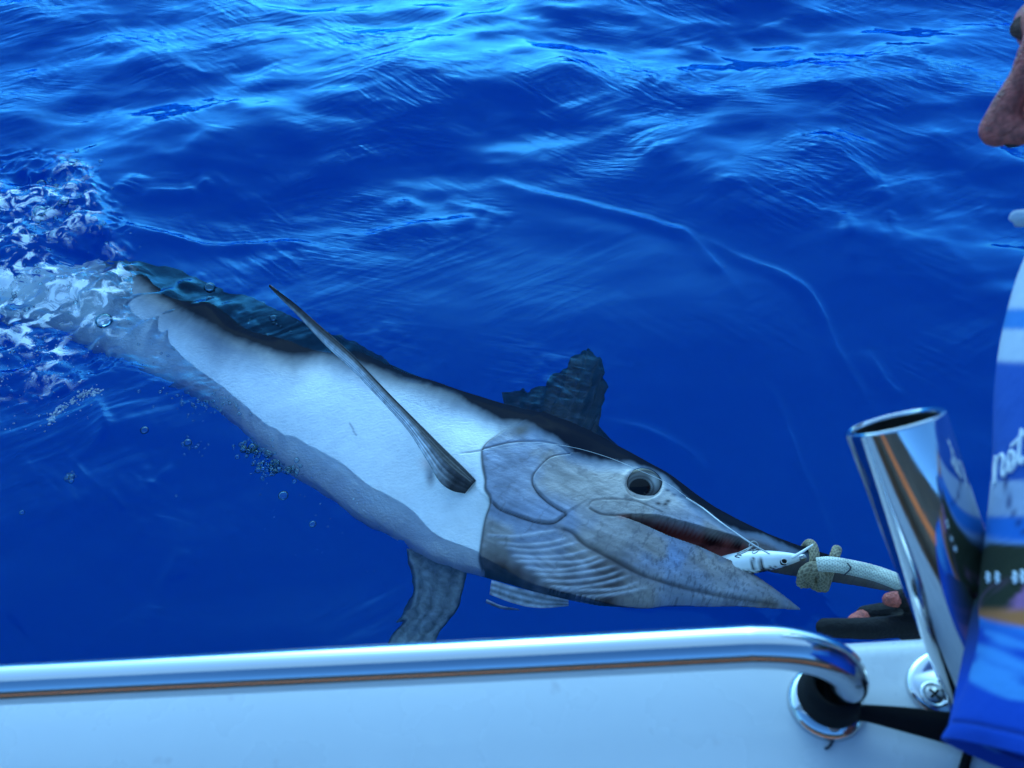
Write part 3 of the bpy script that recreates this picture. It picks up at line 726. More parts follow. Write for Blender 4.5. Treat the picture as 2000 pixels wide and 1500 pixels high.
# skin colour
C = np.tile(np.array([.92, .93, .92]), (len(x), 1))
C = mix(C, [.74, .79, .84], np.clip(.5 + 1.6 * blot, 0, 1) * .3)
C = mix(C, [.60, .56, .44], np.clip(smooth(700, 960, sx) * np.clip(.4 + 2.2 * fbm(x * 9 + 4, y * 9, 3), 0, 1), 0, 1) * .28)
tailb = 1 - smooth(180, 420, sx)
C = mix(C, [.72, .88, .92], tailb * .8)  # pale cyan tint stands in for light on the submerged tail
hb = smooth(-3, 3, head)                                       # head plates: grey tan with blue patches
HCOL = np.tile(np.array([.40, .40, .39]), (len(x), 1))
HCOL = mix(HCOL, [.26, .36, .52], np.clip(.20 + 3.4 * fbm(x * 11 + 9, y * 11 + 2, 4), 0, 1) * .75)
HCOL = mix(HCOL, [.66, .62, .54], np.exp(-(((sx - 1170) / 110) ** 2 + ((sy - 945) / 50) ** 2)) * .75)
HCOL = mix(HCOL, [.68, .64, .52], np.exp(-(((sx - 1300) / 60) ** 2 + ((sy - 975) / 35) ** 2)) * .6)
HCOL = mix(HCOL, [.30, .42, .62], np.exp(-(((sx - 1050) / 70) ** 2 + ((sy - 1003) / 22) ** 2)) * .6)
HCOL = mix(HCOL, [.22, .36, .60], np.exp(-(((sx - 1330) / 110) ** 2 + ((sy - 1090) / 40) ** 2)) * .75 * np.clip(.6 + 2 * fbm(x * 40, y * 40, 3), 0, 1))
HCOL = mix(HCOL, [.30, .40, .55], np.exp(-(((sx - 1400) / 130) ** 2 + ((sy - 1150) / 30) ** 2)) * .5)
thr = smooth(1020, 1060, sy) * (1 - smooth(1180, 1330, sx))    # throat: dark membrane, with shadow painted in, between pale rays
HCOL = mix(HCOL, [.075, .06, .065], thr * .95 * np.clip(.75 + 1.2 * blot, 0, 1) * smooth(1040, 1110, sy))
HCOL = mix(HCOL, [.62, .70, .80], raymask * .8)
HCOL = (HCOL * np.array([.92, .84, .80]) * (1 + .35 * fbm((x * .86 - y * .5) * 22, (x * .5 + y * .86) * 190, 3))[:, None]) * (np.array([.96, .95, .98]) * (1 + .34 * fbm(x * 45, y * 70, 4))[:, None])
C = mix(C, HCOL, hb)
C = mix(C, [.06, .05, .05], np.exp(-(gd / 3.0) ** 2) * .85)
crk = smooth(.80, .97, 1 - 2 * np.abs(fbm(x * 34 + .6 * blot, y * 60, 3))) * hb * (.35 + .65 * (fine > .5))
C = mix(C, [.14, .13, .14], np.clip(crk, 0, 1) * .35)
for pts, dep, wd, dk in LINES:
    d, _, t = poly_dist(sx + 2.5 * blot, sy, pts); C = mix(C, [.035, .03, .035], np.exp(-(d / wd) ** 2) * dk * smooth(0, .06, t))
# freckles on the jaw and snout
fk = .6 * smooth(.16, .34, fbm(x * 300, y * 210, 3)) * smooth(1150, 1300, sx) * smooth(1010, 1040, sy + .25 * (1400 - sx))
C = mix(C, [.04, .05, .08], np.clip(fk * .7, 0, 1))
for ax_, ay_ in ((1305, 957), (1318, 965), (1300, 984), (1330, 968), (1286, 983), (1312, 945), (1305, 978)):
    C = mix(C, [.02, .02, .03], np.exp(-(((sx - ax_) / 6) ** 2 + ((sy - ay_) / 3.2) ** 2)) * .9)
# bill and dark back
billw = smooth(1395, 1500, sx + .5 * (1100 - sy)) * smooth(0, 8, 1138 - sy + .25 * (sx - 1560)) * (sy < 1132 + .2 * (sx - 1560))
C = mix(C, [.085, .070, .068], np.clip(billw, 0, 1) * .85)
dk_in = in_poly(sx, sy, DARK); dd, _, _ = poly_dist(sx, sy, DARK[1:-4])
sgn = np.where(dk_in, dd, -dd) + 10 * fbm(x * 14, y * 9, 3) + 3 * fbm(x * 120, y * 70, 2)
soft = np.interp(sx, [200, 600, 900, 1100, 1500], [42, 32, 24, 12, 7])
C = mix(C, np.array([.22, .32, .46]), np.clip(.95 + sgn / (2 * soft), 0, 1) * .8)
C = mix(C, np.array([.008, .011, .020]), np.clip(.5 + sgn / (2 * soft), 0, 1))
nape = np.exp(-(((sx - 1030) / 50) ** 2 + ((sy - 846) / 13) ** 2)); C = mix(C, [.12, .10, .08], np.clip(nape * (.8 + 2 * blot), 0, 1) * .8)
# mouth lining
mcol = mix(np.tile(np.array([.20, .045, .04]), (len(x), 1)), [.55, .32, .28], np.exp(-((sy - (1012 + .33 * (sx - 1230)) - 8) / 9) ** 2) * smooth(1220, 1260, sx) * (1 - smooth(1370, 1420, sx)))
mcol = mix(mcol, [.03, .008, .01], np.clip(.2 + 2.4 * fbm(x * 70, y * 70, 3), 0, 1) * smooth(1330, 1400, sx))
C = mix(C, mcol, np.clip(mouth * 1.6, 0, 1))
C = mix(C, [.03, .02, .02], np.exp(-(md / 2.2) ** 2) * .6 * smooth(1190, 1230, sx) * (1 - smooth(1440, 1470, sx)))
C = mix(C, [.50, .22, .18], np.exp(-(((sx - 1218) / 12) ** 2 + ((sy - 1009) / 4) ** 2)) * .8)
C = mix(C, [.62, .28, .24], np.exp(-(((sx - 832) / 14) ** 2 + ((sy - 905) / 14) ** 2)) * .35)
C = mix(C, [.16, .16, .2], pit * .8)
for (a, b, c_, d_) in ((683, 827, 690, 838), (690, 842, 696, 850), (560, 700, 700, 690)):
    d, _, _ = poly_dist(sx, sy, [(a, b), (c_, d_)])
    if a > 600: C = mix(C, [.25, .28, .33], np.exp(-(d / 1.8) ** 2) * .8)
C = np.clip(C, 0, 1)

n_in = len(x)
top_v = np.stack([x, y, zc + h2], -1)
bot_id = np.full(n_in, -1); bot_id[~isedge] = n_in + np.arange((~isedge).sum()); bot_id[isedge] = np.arange(n_in)[isedge]
bot_v = np.stack([x, y, zc - h * .92], -1)[~isedge]
q = np.stack([idx[:-1, :-1], idx[1:, :-1], idx[1:, 1:], idx[:-1, 1:]], -1).reshape(-1, 4); q = q[(q >= 0).all(1)]
qb = bot_id[q][:, ::-1]; keep = ~(np.sort(q, 1) == np.sort(qb, 1)).all(1)
marlin = empty('marlin', tuple(np.append(on_z(940., 950., 0.), 0)[:3]), 'large dark-backed white-bellied marlin lying on its side in the water alongside the boat', 'fish')
fish_body = fast_obj('body', np.vstack([top_v, bot_v]), np.vstack([q, qb[keep]]), M['fish'], marlin, col=np.vstack([C, C[~isedge]]))
top_of = lambda px_, py_: float(top_v[np.argmin((sx - px_) ** 2 + (sy - py_) ** 2), 2])
def on_fish(px_, py_, dz=0.0):
    i = np.argmin((sx - px_) ** 2 + (sy - py_) ** 2); return Vector(on_z(float(px_), float(py_), max(float(top_v[i, 2]), .0) + dz))

# eye: domed ball in its orbit
ec = on_fish(1257, 946); en = Vector((-.05, -.25, 1)).normalized(); ea = Vector((1, 0, .05)); ea = (ea - en * ea.dot(en)).normalized(); eb = en.cross(ea)
V, F = ball(ec - en * .006, (.0300, .0290, .0150), (ea, eb, en), 48, 64)
Va = np.array([tuple(v) for v in V]); ep = to_px(Va)
eo = np.hypot((ep[:, 0] - 1257) / 35, (ep[:, 1] - 946) / 27); pu = np.hypot((ep[:, 0] - 1250) / 21, (ep[:, 1] - 952) / 17.5)
ecl = np.tile(np.array([.10, .10, .10]), (len(Va), 1))
ecl = mix(ecl, [.34, .36, .36], np.exp(-(((ep[:, 0] - 1277) / 9) ** 2 + ((ep[:, 1] - 940) / 14) ** 2)))  # pale highlight painted at the upper right of the eye
ecl = mix(ecl, [.03, .03, .035], np.exp(-((pu - 1.25) / .10) ** 2) * .8); ecl = mix(ecl, [.004, .004, .006], 1 - smooth(.95, 1.08, pu))
ecl = mix(ecl, [.02, .02, .02], smooth(.86, .98, eo))
obj('eye', V, F, M['eye'], marlin, col=ecl)

# fins
def blade(E1, E2, Z1, Z2, thick, name, colf, n=70, m=14, ridge=0.0, rays=0, uw=True):
    """fin between two edge curves (pixels with heights)"""
    a = spline(np.column_stack([E1, Z1]), n); b = spline(np.column_stack([E2, Z2]), n)
    PA = on_z(a[:, 0], a[:, 1], a[:, 2]); PB = on_z(b[:, 0], b[:, 1], b[:, 2])
    V = []; cl = []
    for s in (1, -1):
        for i in range(n):
            wv = PB[i] - PA[i]; tv = (PA[min(i + 1, n - 1)] + PB[min(i + 1, n - 1)]) - (PA[max(i - 1, 0)] + PB[max(i - 1, 0)])
            nn = np.cross(tv, wv); nn /= np.linalg.norm(nn) + 1e-9
            if nn[2] < 0: nn = -nn
            for j in range(m + 1):
                t = j / m; th = thick * math.sqrt(max(0, 1 - (2 * t - 1) ** 2)) * (1 - .7 * i / n)
                off = ridge * math.exp(-((t - .45) / .2) ** 2) * (1 - i / n)
                if rays: off += .0011 * math.sin(t * rays * 6.283) * min(1, np.linalg.norm(wv) / .03)
                V.append(PA[i] + wv * t + nn * (s * th + off)); cl.append(colf(i / (n - 1), t))
    F = []; K = n * (m + 1)
    for i in range(n - 1):
        for j in range(m):
            p = i * (m + 1) + j; F.append((p, p + 1, p + m + 2, p + m + 1)); F.append((K + p, K + p + m + 1, K + p + m + 2, K + p + 1))
    rim_ = [i * (m + 1) for i in range(n)]; rim2 = [i * (m + 1) + m for i in range(n)]
    for r_ in (rim_, rim2):
        for i in range(n - 1): F.append((r_[i], r_[i + 1], K + r_[i + 1], K + r_[i]))
    for i0 in (0, n - 1):
        for j in range(m): p = i0 * (m + 1) + j; F.append((p, K + p, K + p + 1, p + 1))
    return obj(name, V, F, M['fin'], marlin, col=np.array(cl))
def pec_col(s, t):
    dark = np.array([.035, .036, .042]); pale = np.array([.60, .64, .68])
    k_ = 1 / (1 + math.exp(-(t - .46 - .08 * math.sin(s * 9)) * 16)); k_ *= min(1, max(0, (s - .10) * 5)) * min(1, max(0, (1.0 - s) * 3))
    c = dark * (1 - k_) + pale * k_
    return c * (1 + .5 * math.sin(t * 40 + s * 3))
zb = top_of(905, 945)
blade([(930, 938), (901, 908), (868, 876), (835, 843), (800, 808), (764, 772), (722, 728), (683, 687), (632, 642), (581, 597), (550, 573), (526, 556)],
      [(908, 964), (882, 958), (858, 940), (836, 903), (800, 846), (766, 806), (728, 765), (693, 728), (637, 676), (582, 617), (551, 586), (527, 560)],
      np.linspace(zb + .004, zb + .10, 12), np.linspace(zb + .000, zb + .085, 12), .0042, 'pectoral_fin', pec_col, ridge=.006, rays=5)
blade([(794, 1070), (800, 1110), (806, 1150), (795, 1189), (778, 1222), (757, 1256), (735, 1300)], [(908, 1104), (912, 1120), (905, 1155), (892, 1190), (876, 1216), (852, 1248), (820, 1300)],
      np.linspace(-.060, -.17, 7), np.linspace(-.055, -.16, 7), .003, 'pectoral_fin', lambda s, t: np.array([.34, .38, .40]) * (1 + .25 * math.sin(t * 23 + 2 * s)), rays=6)
dz_ = [-.018, -.03, -.04, -.05, -.055]
def ragged(pts, n_, amp):
    q_ = spline(pts, n_); q_[1:-1] += rng.normal(size=(n_ - 2, 2)) * amp; return [tuple(a) for a in q_]
blade(ragged([(990, 806), (1030, 816), (1070, 828), (1110, 840), (1140, 852), (1165, 864)], 34, 0),
      ragged([(980, 768), (1012, 763), (1047, 764), (1070, 750), (1098, 722), (1126, 694), (1146, 686), (1166, 698), (1176, 730), (1184, 766), (1176, 800), (1168, 830)], 34, 2.6),
      [-.010] * 34, list(np.interp(np.linspace(0, 1, 34), [0, .5, .7, 1], [-.03, -.06, -.06, -.02])), .0025, 'dorsal_fin', lambda s, t: np.array([.006, .007, .011]) * (1.4 + .8 * math.sin(s * 70 + 3 * t)), n=110)
blade([(1160, 866), (1190, 882), (1234, 904)], [(1166, 830), (1196, 862), (1238, 898)], [-.006] * 3, [-.02, -.014, -.004], .003, 'nape_ridge', lambda s, t: np.array([.008, .009, .013]), n=24)
blade([(640, 672), (690, 694), (740, 716), (780, 732)], [(636, 650), (690, 668), (738, 694), (784, 728)], [-.045, -.035, -.03, -.02], [-.075, -.07, -.06, -.025], .003, 'back_ridge', lambda s, t: np.array([.010, .012, .018]), n=30)
blade([(-140, 556), (-120, 585), (-140, 616)], [(-20, 430), (-180, 585), (-170, 740)], [-.10] * 3, [-.07, -.10, -.12], .006, 'tail_fin', lambda s, t: np.array([.02, .02, .025]), n=40, rays=7)
# belly reflection in the water under the throat, built as pale blades
for k_, (e1, e2) in enumerate((([(960, 1134), (1010, 1148), (1060, 1160), (1110, 1172)], [(956, 1162), (1000, 1178), (1050, 1188), (1110, 1184)]),
                               ([(950, 1172), (980, 1184), (1012, 1190)], [(950, 1178), (980, 1190), (1014, 1192)]))):
    blade(e1, e2, [-.02] * len(e1), [-.03] * len(e1), .002, 'belly_reflection', lambda s, t: np.array([.50, .56, .62]) * (1 + .4 * math.sin(t * 16)), n=24)

# ------------------------------------------------------------------ hard lure in the mouth
la = on_fish(1405, 1104, .010); lz = float(la.z) + .012
L0 = Vector(on_z(1388., 1108., lz - .050)); L1 = Vector(on_z(1566., 1089., lz + .012))
lure = empty('fishing_lure', tuple(L0), 'white hard minnow lure with black speckled belly stuck in the fish jaw', 'lure')
n = 40; P = []; R = []
for i in range(n):
    t = i / (n - 1); P.append(L0.lerp(L1, t) + Vector((0, 0, .002 * math.sin(math.pi * t))))
    R.append(max(.0006, .0185 * (math.sin(math.pi * (t * .88 + .09)) ** .62) * (1 - .28 * t)))
R[-1] = .003
V, F = tube(P, R, 32)
Va = np.array([tuple(v) for v in V]); lp = to_px(Va)
s_ = (lp[:, 1] - (1106 - (lp[:, 0] - 1404) * .105)) / 18
sp = fbm(Va[:, 0] * 500, Va[:, 1] * 500, 2)
lc = mix(np.tile(np.array([.80, .83, .83]), (len(Va), 1)), [.01, .01, .012], np.clip(smooth(.70, 1.05, s_ + .8 * sp), 0, 1))
for gx0 in (1467, 1474, 1481, 1487):
    d, _, _ = poly_dist(lp[:, 0], lp[:, 1], [(gx0 - 2, 1090), (gx0 + 4, 1112)]); lc = mix(lc, [.01, .01, .012], np.exp(-(d / 1.5) ** 2))
obj('lure_body', V, F, M['lure'], lure, col=lc)
le = Vector(on_z(1531., 1098., lz + .018))
obj('lure_eye', *lathe([(.0042, -.004), (.0042, .001), (.0030, .0016), (.0, .0014)], (0, -.5, 1), le, 20), M['black_web'], lure)
obj('eye_ring', *tube([le + Vector((math.cos(a) * .0042, math.sin(a) * .0038, .002)) for a in np.linspace(0, 2 * math.pi, 22)], .0008, 8), M['steel_dull'], lure)
obj('nose_clip', *lathe([(.004, -.008), (.0045, 0), (.0045, .004), (.002, .006)], (L1 - L0), L1, 20), M['steel_dull'], lure)
def ring(c, r, a, b, t, name, m, parent):
    c = Vector(c); return obj(name, *tube([c + a * math.cos(s) * r + b * math.sin(s) * r for s in np.linspace(0, 2 * math.pi, 26)], t, 8), m, parent)
rc = Vector(on_z(1472., 1066., lz + .030))
ring(rc, .0060, Vector((1, 0, 0)), Vector((0, .8, .6)), .0009, 'split_ring', M['steel_dull'], lure)
ring(rc + Vector((.002, -.006, -.004)), .0045, Vector((.8, .3, .5)), Vector((0, .8, -.6)), .0008, 'split_ring', M['steel_dull'], lure)
for q1 in ((1436, 1086), (1440, 1082)):
    obj('hook_shank', *tube([Vector(p) for p in spline([tuple(rc), tuple(Vector(on_z(1455., q1[1] - 8., lz + .026))), tuple(Vector(on_z(float(q1[0]), float(q1[1]), lz + .018))), tuple(Vector(on_z(q1[0] + 8., q1[1] + 3., lz + .016)))], 16)], .0010, 8), M['steel_dull'], lure)
obj('diving_lip', *ribbon([Vector(on_z(*p, lz + .022)) for p in ((1545., 1087.), (1566., 1075.), (1588., 1062.))], [Vector(on_z(*p, lz + .022)) for p in ((1547., 1092.), (1568., 1080.), (1588., 1065.))], .0008, 12), M['white_plastic'], lure)

def line(name, pts, r, m, label, cat):
    o = obj(name, *tube([Vector(p) for p in spline([tuple(p) for p in pts], 60)], r, 8), m); return tag(o, label, cat)
line('leader_line', [on_fish(1340, 972, .006), on_fish(1372, 992, .010), Vector(on_z(1405., 1018., lz + .03)), Vector(on_z(1440., 1043., lz + .032)), rc + Vector((0, 0, .002)), Vector(on_z(1503., 1082., lz + .026))], .0011, M['nylon'],
     'clear nylon leader tied to the white lure beside the mouth', 'fishing line')
line('fishing_line', [on_fish(850, 893, .006), on_fish(960, 878, .008), on_fish(1060, 868, .008), on_fish(1120, 874, .010), on_fish(1190, 894, .010), on_fish(1245, 917, .010), on_fish(1300, 942, .008), on_fish(1340, 970, .006)], .0003, M['nylon'],
     'thin nylon line lying across the gill plate and forehead of the fish', 'fishing line')

# ------------------------------------------------------------------ snooter rope on the bill
def bill_c(px_): # centre of the bill
    t = float(np.interp(px_, [1500, 1567, 1641, 1700, 1800], [1083, 1098, 1115, 1128, 1150])); zz = float(fish_z(px_, t)); return Vector(on_z(float(px_), t, zz))
rope = empty('snooter_rope', tuple(bill_c(1590)), 'thick pale braided rope hitched round the bill of the fish', 'rope')
def braid(P, r, name, m, k=20):
    P = [Vector(p) for p in P]; acc = [0.0]
    for i in range(1, len(P)): acc.append(acc[-1] + (P[i] - P[i - 1]).length)
    fq = 4 if r < .01 else 7
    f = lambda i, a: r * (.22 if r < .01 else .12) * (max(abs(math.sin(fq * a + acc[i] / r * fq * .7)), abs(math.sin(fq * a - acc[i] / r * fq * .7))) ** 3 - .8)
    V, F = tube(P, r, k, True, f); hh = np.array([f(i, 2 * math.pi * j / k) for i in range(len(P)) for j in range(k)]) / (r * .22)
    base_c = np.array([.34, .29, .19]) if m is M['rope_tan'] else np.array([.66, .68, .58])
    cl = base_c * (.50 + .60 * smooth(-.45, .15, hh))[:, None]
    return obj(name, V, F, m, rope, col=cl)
def wrap(px_, tilt, rr, turns=1.0, name='bill_loop', m='rope_tan', shift=0):
    c = bill_c(px_); d = (bill_c(px_ + 30) - bill_c(px_ - 30)).normalized(); u = Vector((0, 0, 1)); u = (u - d * u.dot(d)).normalized(); v = d.cross(u)
    br = .0225
    return braid([c + d * (tilt * math.sin(t) + shift * t) + (u * math.cos(t) + v * math.sin(t)) * (br + rr * .8) for t in np.linspace(0, 2 * math.pi * turns, 170)], rr, name, M[m], 30)
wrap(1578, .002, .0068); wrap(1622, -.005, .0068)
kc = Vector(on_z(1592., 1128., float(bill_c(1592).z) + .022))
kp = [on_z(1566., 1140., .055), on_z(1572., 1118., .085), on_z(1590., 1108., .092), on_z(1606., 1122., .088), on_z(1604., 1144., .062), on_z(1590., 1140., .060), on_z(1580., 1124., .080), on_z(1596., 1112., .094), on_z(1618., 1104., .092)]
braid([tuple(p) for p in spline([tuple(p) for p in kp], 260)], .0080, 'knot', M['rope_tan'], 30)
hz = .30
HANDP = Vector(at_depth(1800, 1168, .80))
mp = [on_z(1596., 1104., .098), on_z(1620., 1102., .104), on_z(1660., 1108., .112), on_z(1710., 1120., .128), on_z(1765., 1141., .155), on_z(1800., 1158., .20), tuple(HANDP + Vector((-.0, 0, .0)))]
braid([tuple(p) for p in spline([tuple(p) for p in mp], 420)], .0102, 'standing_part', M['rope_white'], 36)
w1, w2 = Vector(on_z(1655., 1100., .124)), Vector(on_z(1648., 1124., .114))
obj('whipping', *tube([Vector(p) for p in spline([tuple(w1), tuple((w1 + w2) / 2 + Vector((.004, -.002, .006))), tuple(w2)], 14)], .0010, 8), M['cloth_dark'], rope)

# ------------------------------------------------------------------ person leaning over the gunwale
person = empty('person', (.70, -.36, .075), 'person in blue printed fishing shirt and black glove leaning over the gunwale', 'person')
hf = Vector((-.965, -.05, -.25)).normalized(); hu = Vector((-.10, .36, .93)); hu = (hu - hf * hu.dot(hf)).normalized(); hl = hu.cross(hf)   # forward, up, his left
NT = Vector(at_depth(1916, 262, .55))                            # tip of the nose
HO = NT - hf * .118 + hu * .020                                  # centre of the head
def hp(f, u, l=0.0): return HO + hf * f + hu * u + hl * l
HA = (hf, hl, hu)
S = Soup()
S.add(ball(hp(-.012, .030), (.098, .076, .090), HA, 20, 28))      # skull
S.add(ball(hp(.022, -.030), (.060, .058, .072), HA, 16, 24))      # face
S.add(ball(hp(.036, -.085), (.030, .034, .024), HA))              # chin
S.add(ball(hp(.060, .040), (.026, .060, .022), HA))               # brow
S.chain([hp(.084, .034), hp(.092, .012), hp(.103, -.008), hp(.106, -.019)], [.0085, .0085, .0110, .0135])
for l in (-1, 1):
    S.add(ball(hp(.096, -.022, l * .0125), (.012, .0085, .0095), HA))       # wings of the nose
    S.add(ball(hp(.062, -.010, l * .036), (.024, .024, .020), HA))          # cheekbone
    S.add(ball(hp(-.012, .0, l * .076), (.016, .007, .030), HA))            # ear
S.chain([hp(.066, -.050, -.018), hp(.073, -.048, 0), hp(.066, -.050, .018)], [.006, .0075, .006])
S.chain([hp(.062, -.062, -.016), hp(.069, -.062, 0), hp(.062, -.062, .016)], [.006, .0075, .006])
LS = Vector(at_depth(2012, 560, .50)) + Vector((.095, .015, -.03)); RS = Vector((.74, .43, .66))
nb_ = (LS + RS) / 2 + Vector((.0, .0, .01)); PEL = Vector((.70, -.22, .80))
S.chain([hp(-.035, -.05), nb_ + Vector((-.03, .02, .03)), nb_], [.056, .056, .07])
S.chain([LS, nb_, RS], [.055, .085, .055])
S.chain([nb_, nb_.lerp(PEL, .35), nb_.lerp(PEL, .7), PEL], [.11, .125, .12, .125])
for k_ in (-1, 1): S.chain([nb_.lerp(PEL, .2) + Vector((.09 * k_, 0, 0)), nb_.lerp(PEL, .75) + Vector((.07 * k_, 0, 0)), PEL + Vector((.07 * k_, 0, -.02))], [.09, .095, .10])
for k_ in (-1, 1):
    hipp = PEL + Vector((.085 * k_, 0, -.04)); kn = Vector((.70 + .10 * k_, -.17, .455)); an = Vector((.70 + .12 * k_, -.42, .15))
    S.chain([hipp, kn], [.088, .058]); S.chain([kn, kn.lerp(an, .35), an], [.055, .056, .038])
    S.chain([an + Vector((0, -.02, -.035)), an + Vector((0, .08, -.05)), an + Vector((0, .15, -.055))], [.036, .032, .022])
LE = Vector((.335, .045, .585)); LW = Vector((.50, -.10, .545))
S.chain([LS, LS.lerp(LE, .5), LE], [.052, .048, .040]); S.chain([LE, LE.lerp(LW, .3), LW], [.040, .039, .027])
# left hand resting on the inner edge of the gunwale
LH = LW + Vector((.05, -.015, -.005)); S.chain([LW, LH], [.026, .024])
for i, ln in enumerate((.060, .068, .064, .050)):
    o = LH + Vector((.012, .032 - .020 * i, .002)); S.chain([LH, o, o + Vector((ln * .6, .004 - .003 * i, -.008)), o + Vector((ln, .002, -.022))], [.02, .0095, .0088, .0075])
S.chain([LW + Vector((.02, .02, 0)), LW + Vector((.05, .048, -.006)), LW + Vector((.08, .058, -.016))], [.014, .0105, .009])
# right arm down to the rope
RW = Vector(at_depth(1868, 1205, .80)); RE = (RS + RW) / 2 + Vector((.10, .02, -.03))
S.chain([RS, RS.lerp(RE, .5), RE], [.052, .047, .040]); S.chain([RE, RE.lerp(RW, .3), RW], [.040, .038, .028])
D_ = lambda px_, py_, d=.80: Vector(at_depth(px_, py_, d))
FING = [([D_(1800, 1222, .79), D_(1745, 1224, .785), D_(1690, 1228, .775), D_(1612, 1226, .77)], [.013, .0115, .0110, .0098]),
        ([D_(1805, 1200, .80), D_(1745, 1196, .81), D_(1692, 1203, .815), D_(1668, 1214, .80)], [.013, .0120, .0112, .0098]),
        ([D_(1812, 1186, .82), D_(1765, 1186, .835), D_(1728, 1200, .84), D_(1720, 1215, .82)], [.012, .0112, .0105, .0095]),
        ([D_(1815, 1190, .84), D_(1780, 1200, .855), D_(1760, 1212, .85), D_(1756, 1222, .835)], [.011, .0100, .0092, .0085])]
THUMB = ([D_(1835, 1196, .79), D_(1795, 1172, .785), D_(1762, 1170, .785), D_(1737, 1171, .785)], [.014, .0118, .0105, .0092])
S.chain([RW, D_(1822, 1205, .805)], [.027, .026])
for pts, rr in FING: S.chain(pts, [r * .84 for r in rr], 12)
S.chain(THUMB[0], [r * .92 for r in THUMB[1]], 12)
pbody = remesh(S, .0040, 4, 'body', M['skin'], person)
# glove with bare finger tips on thumb and middle finger
G = Soup(); G.chain([RW + (RW - D_(1822, 1205)) * .5, RW, D_(1826, 1206, .805), D_(1800, 1206, .81)], [.033, .033, .031, .028])
G.add(ball(D_(1806, 1208, .815), (.040, .034, .024)))
for i, (pts, rr) in enumerate(FING):
    G.chain(pts if i != 1 else pts[:3], rr[:len(pts)] if i != 1 else rr[:3], 14)
G.chain(THUMB[0][:3], THUMB[1][:3], 14)
remesh(G, .0030, 2, 'glove', M['glove'], person)
# details of the head
obj('nostril', *ball(hp(.100, -.0285, .0100), (.0070, .0036, .0036), HA), M['hair'], person)
obj('nostril', *ball(hp(.100, -.0285, -.0100), (.0070, .0036, .0036), HA), M['hair'], person)
for l in (1, -1):
    obj('eyebrow', *tube([hp(.076, .034, l * .008), hp(.079, .041, l * .026), hp(.066, .040, l * .050)], [.007, .008, .004], 12), M['brow'], person)
    e = obj('eye', *ball(hp(.060, .020, l * .031), .0125), M['white_plastic'], person)
    obj('pupil', *ball(hp(.0695, .019, l * .032), (.004, .006, .006), HA), M['hair'], e)
m_o = Soup().chain([hp(.064, -.046, -.026), hp(.074, -.041, -.012), hp(.077, -.040, 0), hp(.074, -.041, .012), hp(.064, -.046, .026)], [.005, .0068, .007, .0068, .005])
remesh(m_o, .0022, 2, 'moustache', M['stubble'], person)
Hh = Soup().add(ball(hp(-.022, .040), (.094, .080, .088), HA, 20, 28)).add(ball(hp(-.055, -.005), (.058, .070, .070), HA, 16, 24))
remesh(Hh, .005, 2, 'hair', M['hair'], person)

# printed shirt: trunk, then the near sleeve as an open tube with a stitched hem
def shirt_tone(co):
    p = to_px(co); X, Y = p[:, 0], p[:, 1]; n1 = fbm(co[:, 0] * 40, co[:, 1] * 40 + co[:, 2] * 30, 4)
    c = np.tile(np.array([.02, .16, .62]), (len(co), 1))
    c = mix(c, [.05, .34, .85], np.clip(.1 + 2.0 * n1, 0, 1))
    up_ = 1 - smooth(702, 710, Y - .1 * (X - 1940)); c = mix(c, [.62, .80, .86], up_)
    c = mix(c, [.05, .30, .72], up_ * smooth(600, 606, Y) * (1 - smooth(640, 646, Y)))
    mid = smooth(700, 715, Y) * (1 - smooth(935, 945, Y)); c = mix(c, [.03, .14, .52], mid * .9)
    band = smooth(935, 942, Y) * (1 - smooth(1005, 1015, Y)); c = mix(c, [.55, .74, .86], band * .85)
    sea = smooth(1005, 1015, Y) * (1 - smooth(1075, 1085, Y)); c = mix(c, [.03, .26, .80], sea); c = mix(c, [.4, .62, .8], sea * np.clip(3 * n1 - .3, 0, 1))
    land = smooth(1075, 1090, Y + 60 * n1) * (1 - smooth(1210, 1220, Y - .25 * (X - 1920) + 20 * n1)); nn = fbm(co[:, 0] * 130, co[:, 1] * 130, 3)
    lc_ = mix(np.tile(np.array([.05, .06, .03]), (len(co), 1)), [.50, .22, .40], smooth(1120, 1150, Y) * np.clip(.55 + 3 * nn, 0, 1))
    lc_ = mix(lc_, [.70, .26, .08], smooth(1180, 1200, Y)); c = mix(c, lc_, land)
    lo_ = smooth(1215, 1235, Y - .25 * (X - 1920)); c = mix(c, [.012, .11, .62], lo_); c = mix(c, [.10, .45, .90], lo_ * np.clip(smooth(.12, .34, n1), 0, 1))
    d, _, _ = poly_dist(X, Y, [(1960, 920), (1972, 990), (2000, 1040)]); c = mix(c, [.02, .05, .2], np.exp(-(d / 4) ** 2) * .8)
    return c * np.array([.8, .72, .78])
T_ = Soup()
T_.chain([LS + Vector((.01, 0, 0)), nb_, RS], [.066, .10, .066]); T_.chain([nb_, nb_.lerp(PEL, .35), nb_.lerp(PEL, .7), PEL], [.125, .14, .138, .145])
for k_ in (-1, 1): T_.chain([nb_.lerp(PEL, .2) + Vector((.09 * k_, 0, 0)), nb_.lerp(PEL, .75) + Vector((.075 * k_, 0, 0)), PEL + Vector((.075 * k_, 0, -.01))], [.104, .112, .120])
T_.chain([RS, RS.lerp(RE, .5), RE.lerp(RS, .15)], [.066, .064, .062])
T_.chain([hp(-.030, -.085), nb_ + Vector((-.03, .02, .03))], [.066, .074])
T_.add(ball(at_depth(2004, 424, .53), (.016, .008, .010)))
shirt = remesh(T_, .007, 6, 'shirt', M['shirt'], person); paint(shirt, shirt_tone)
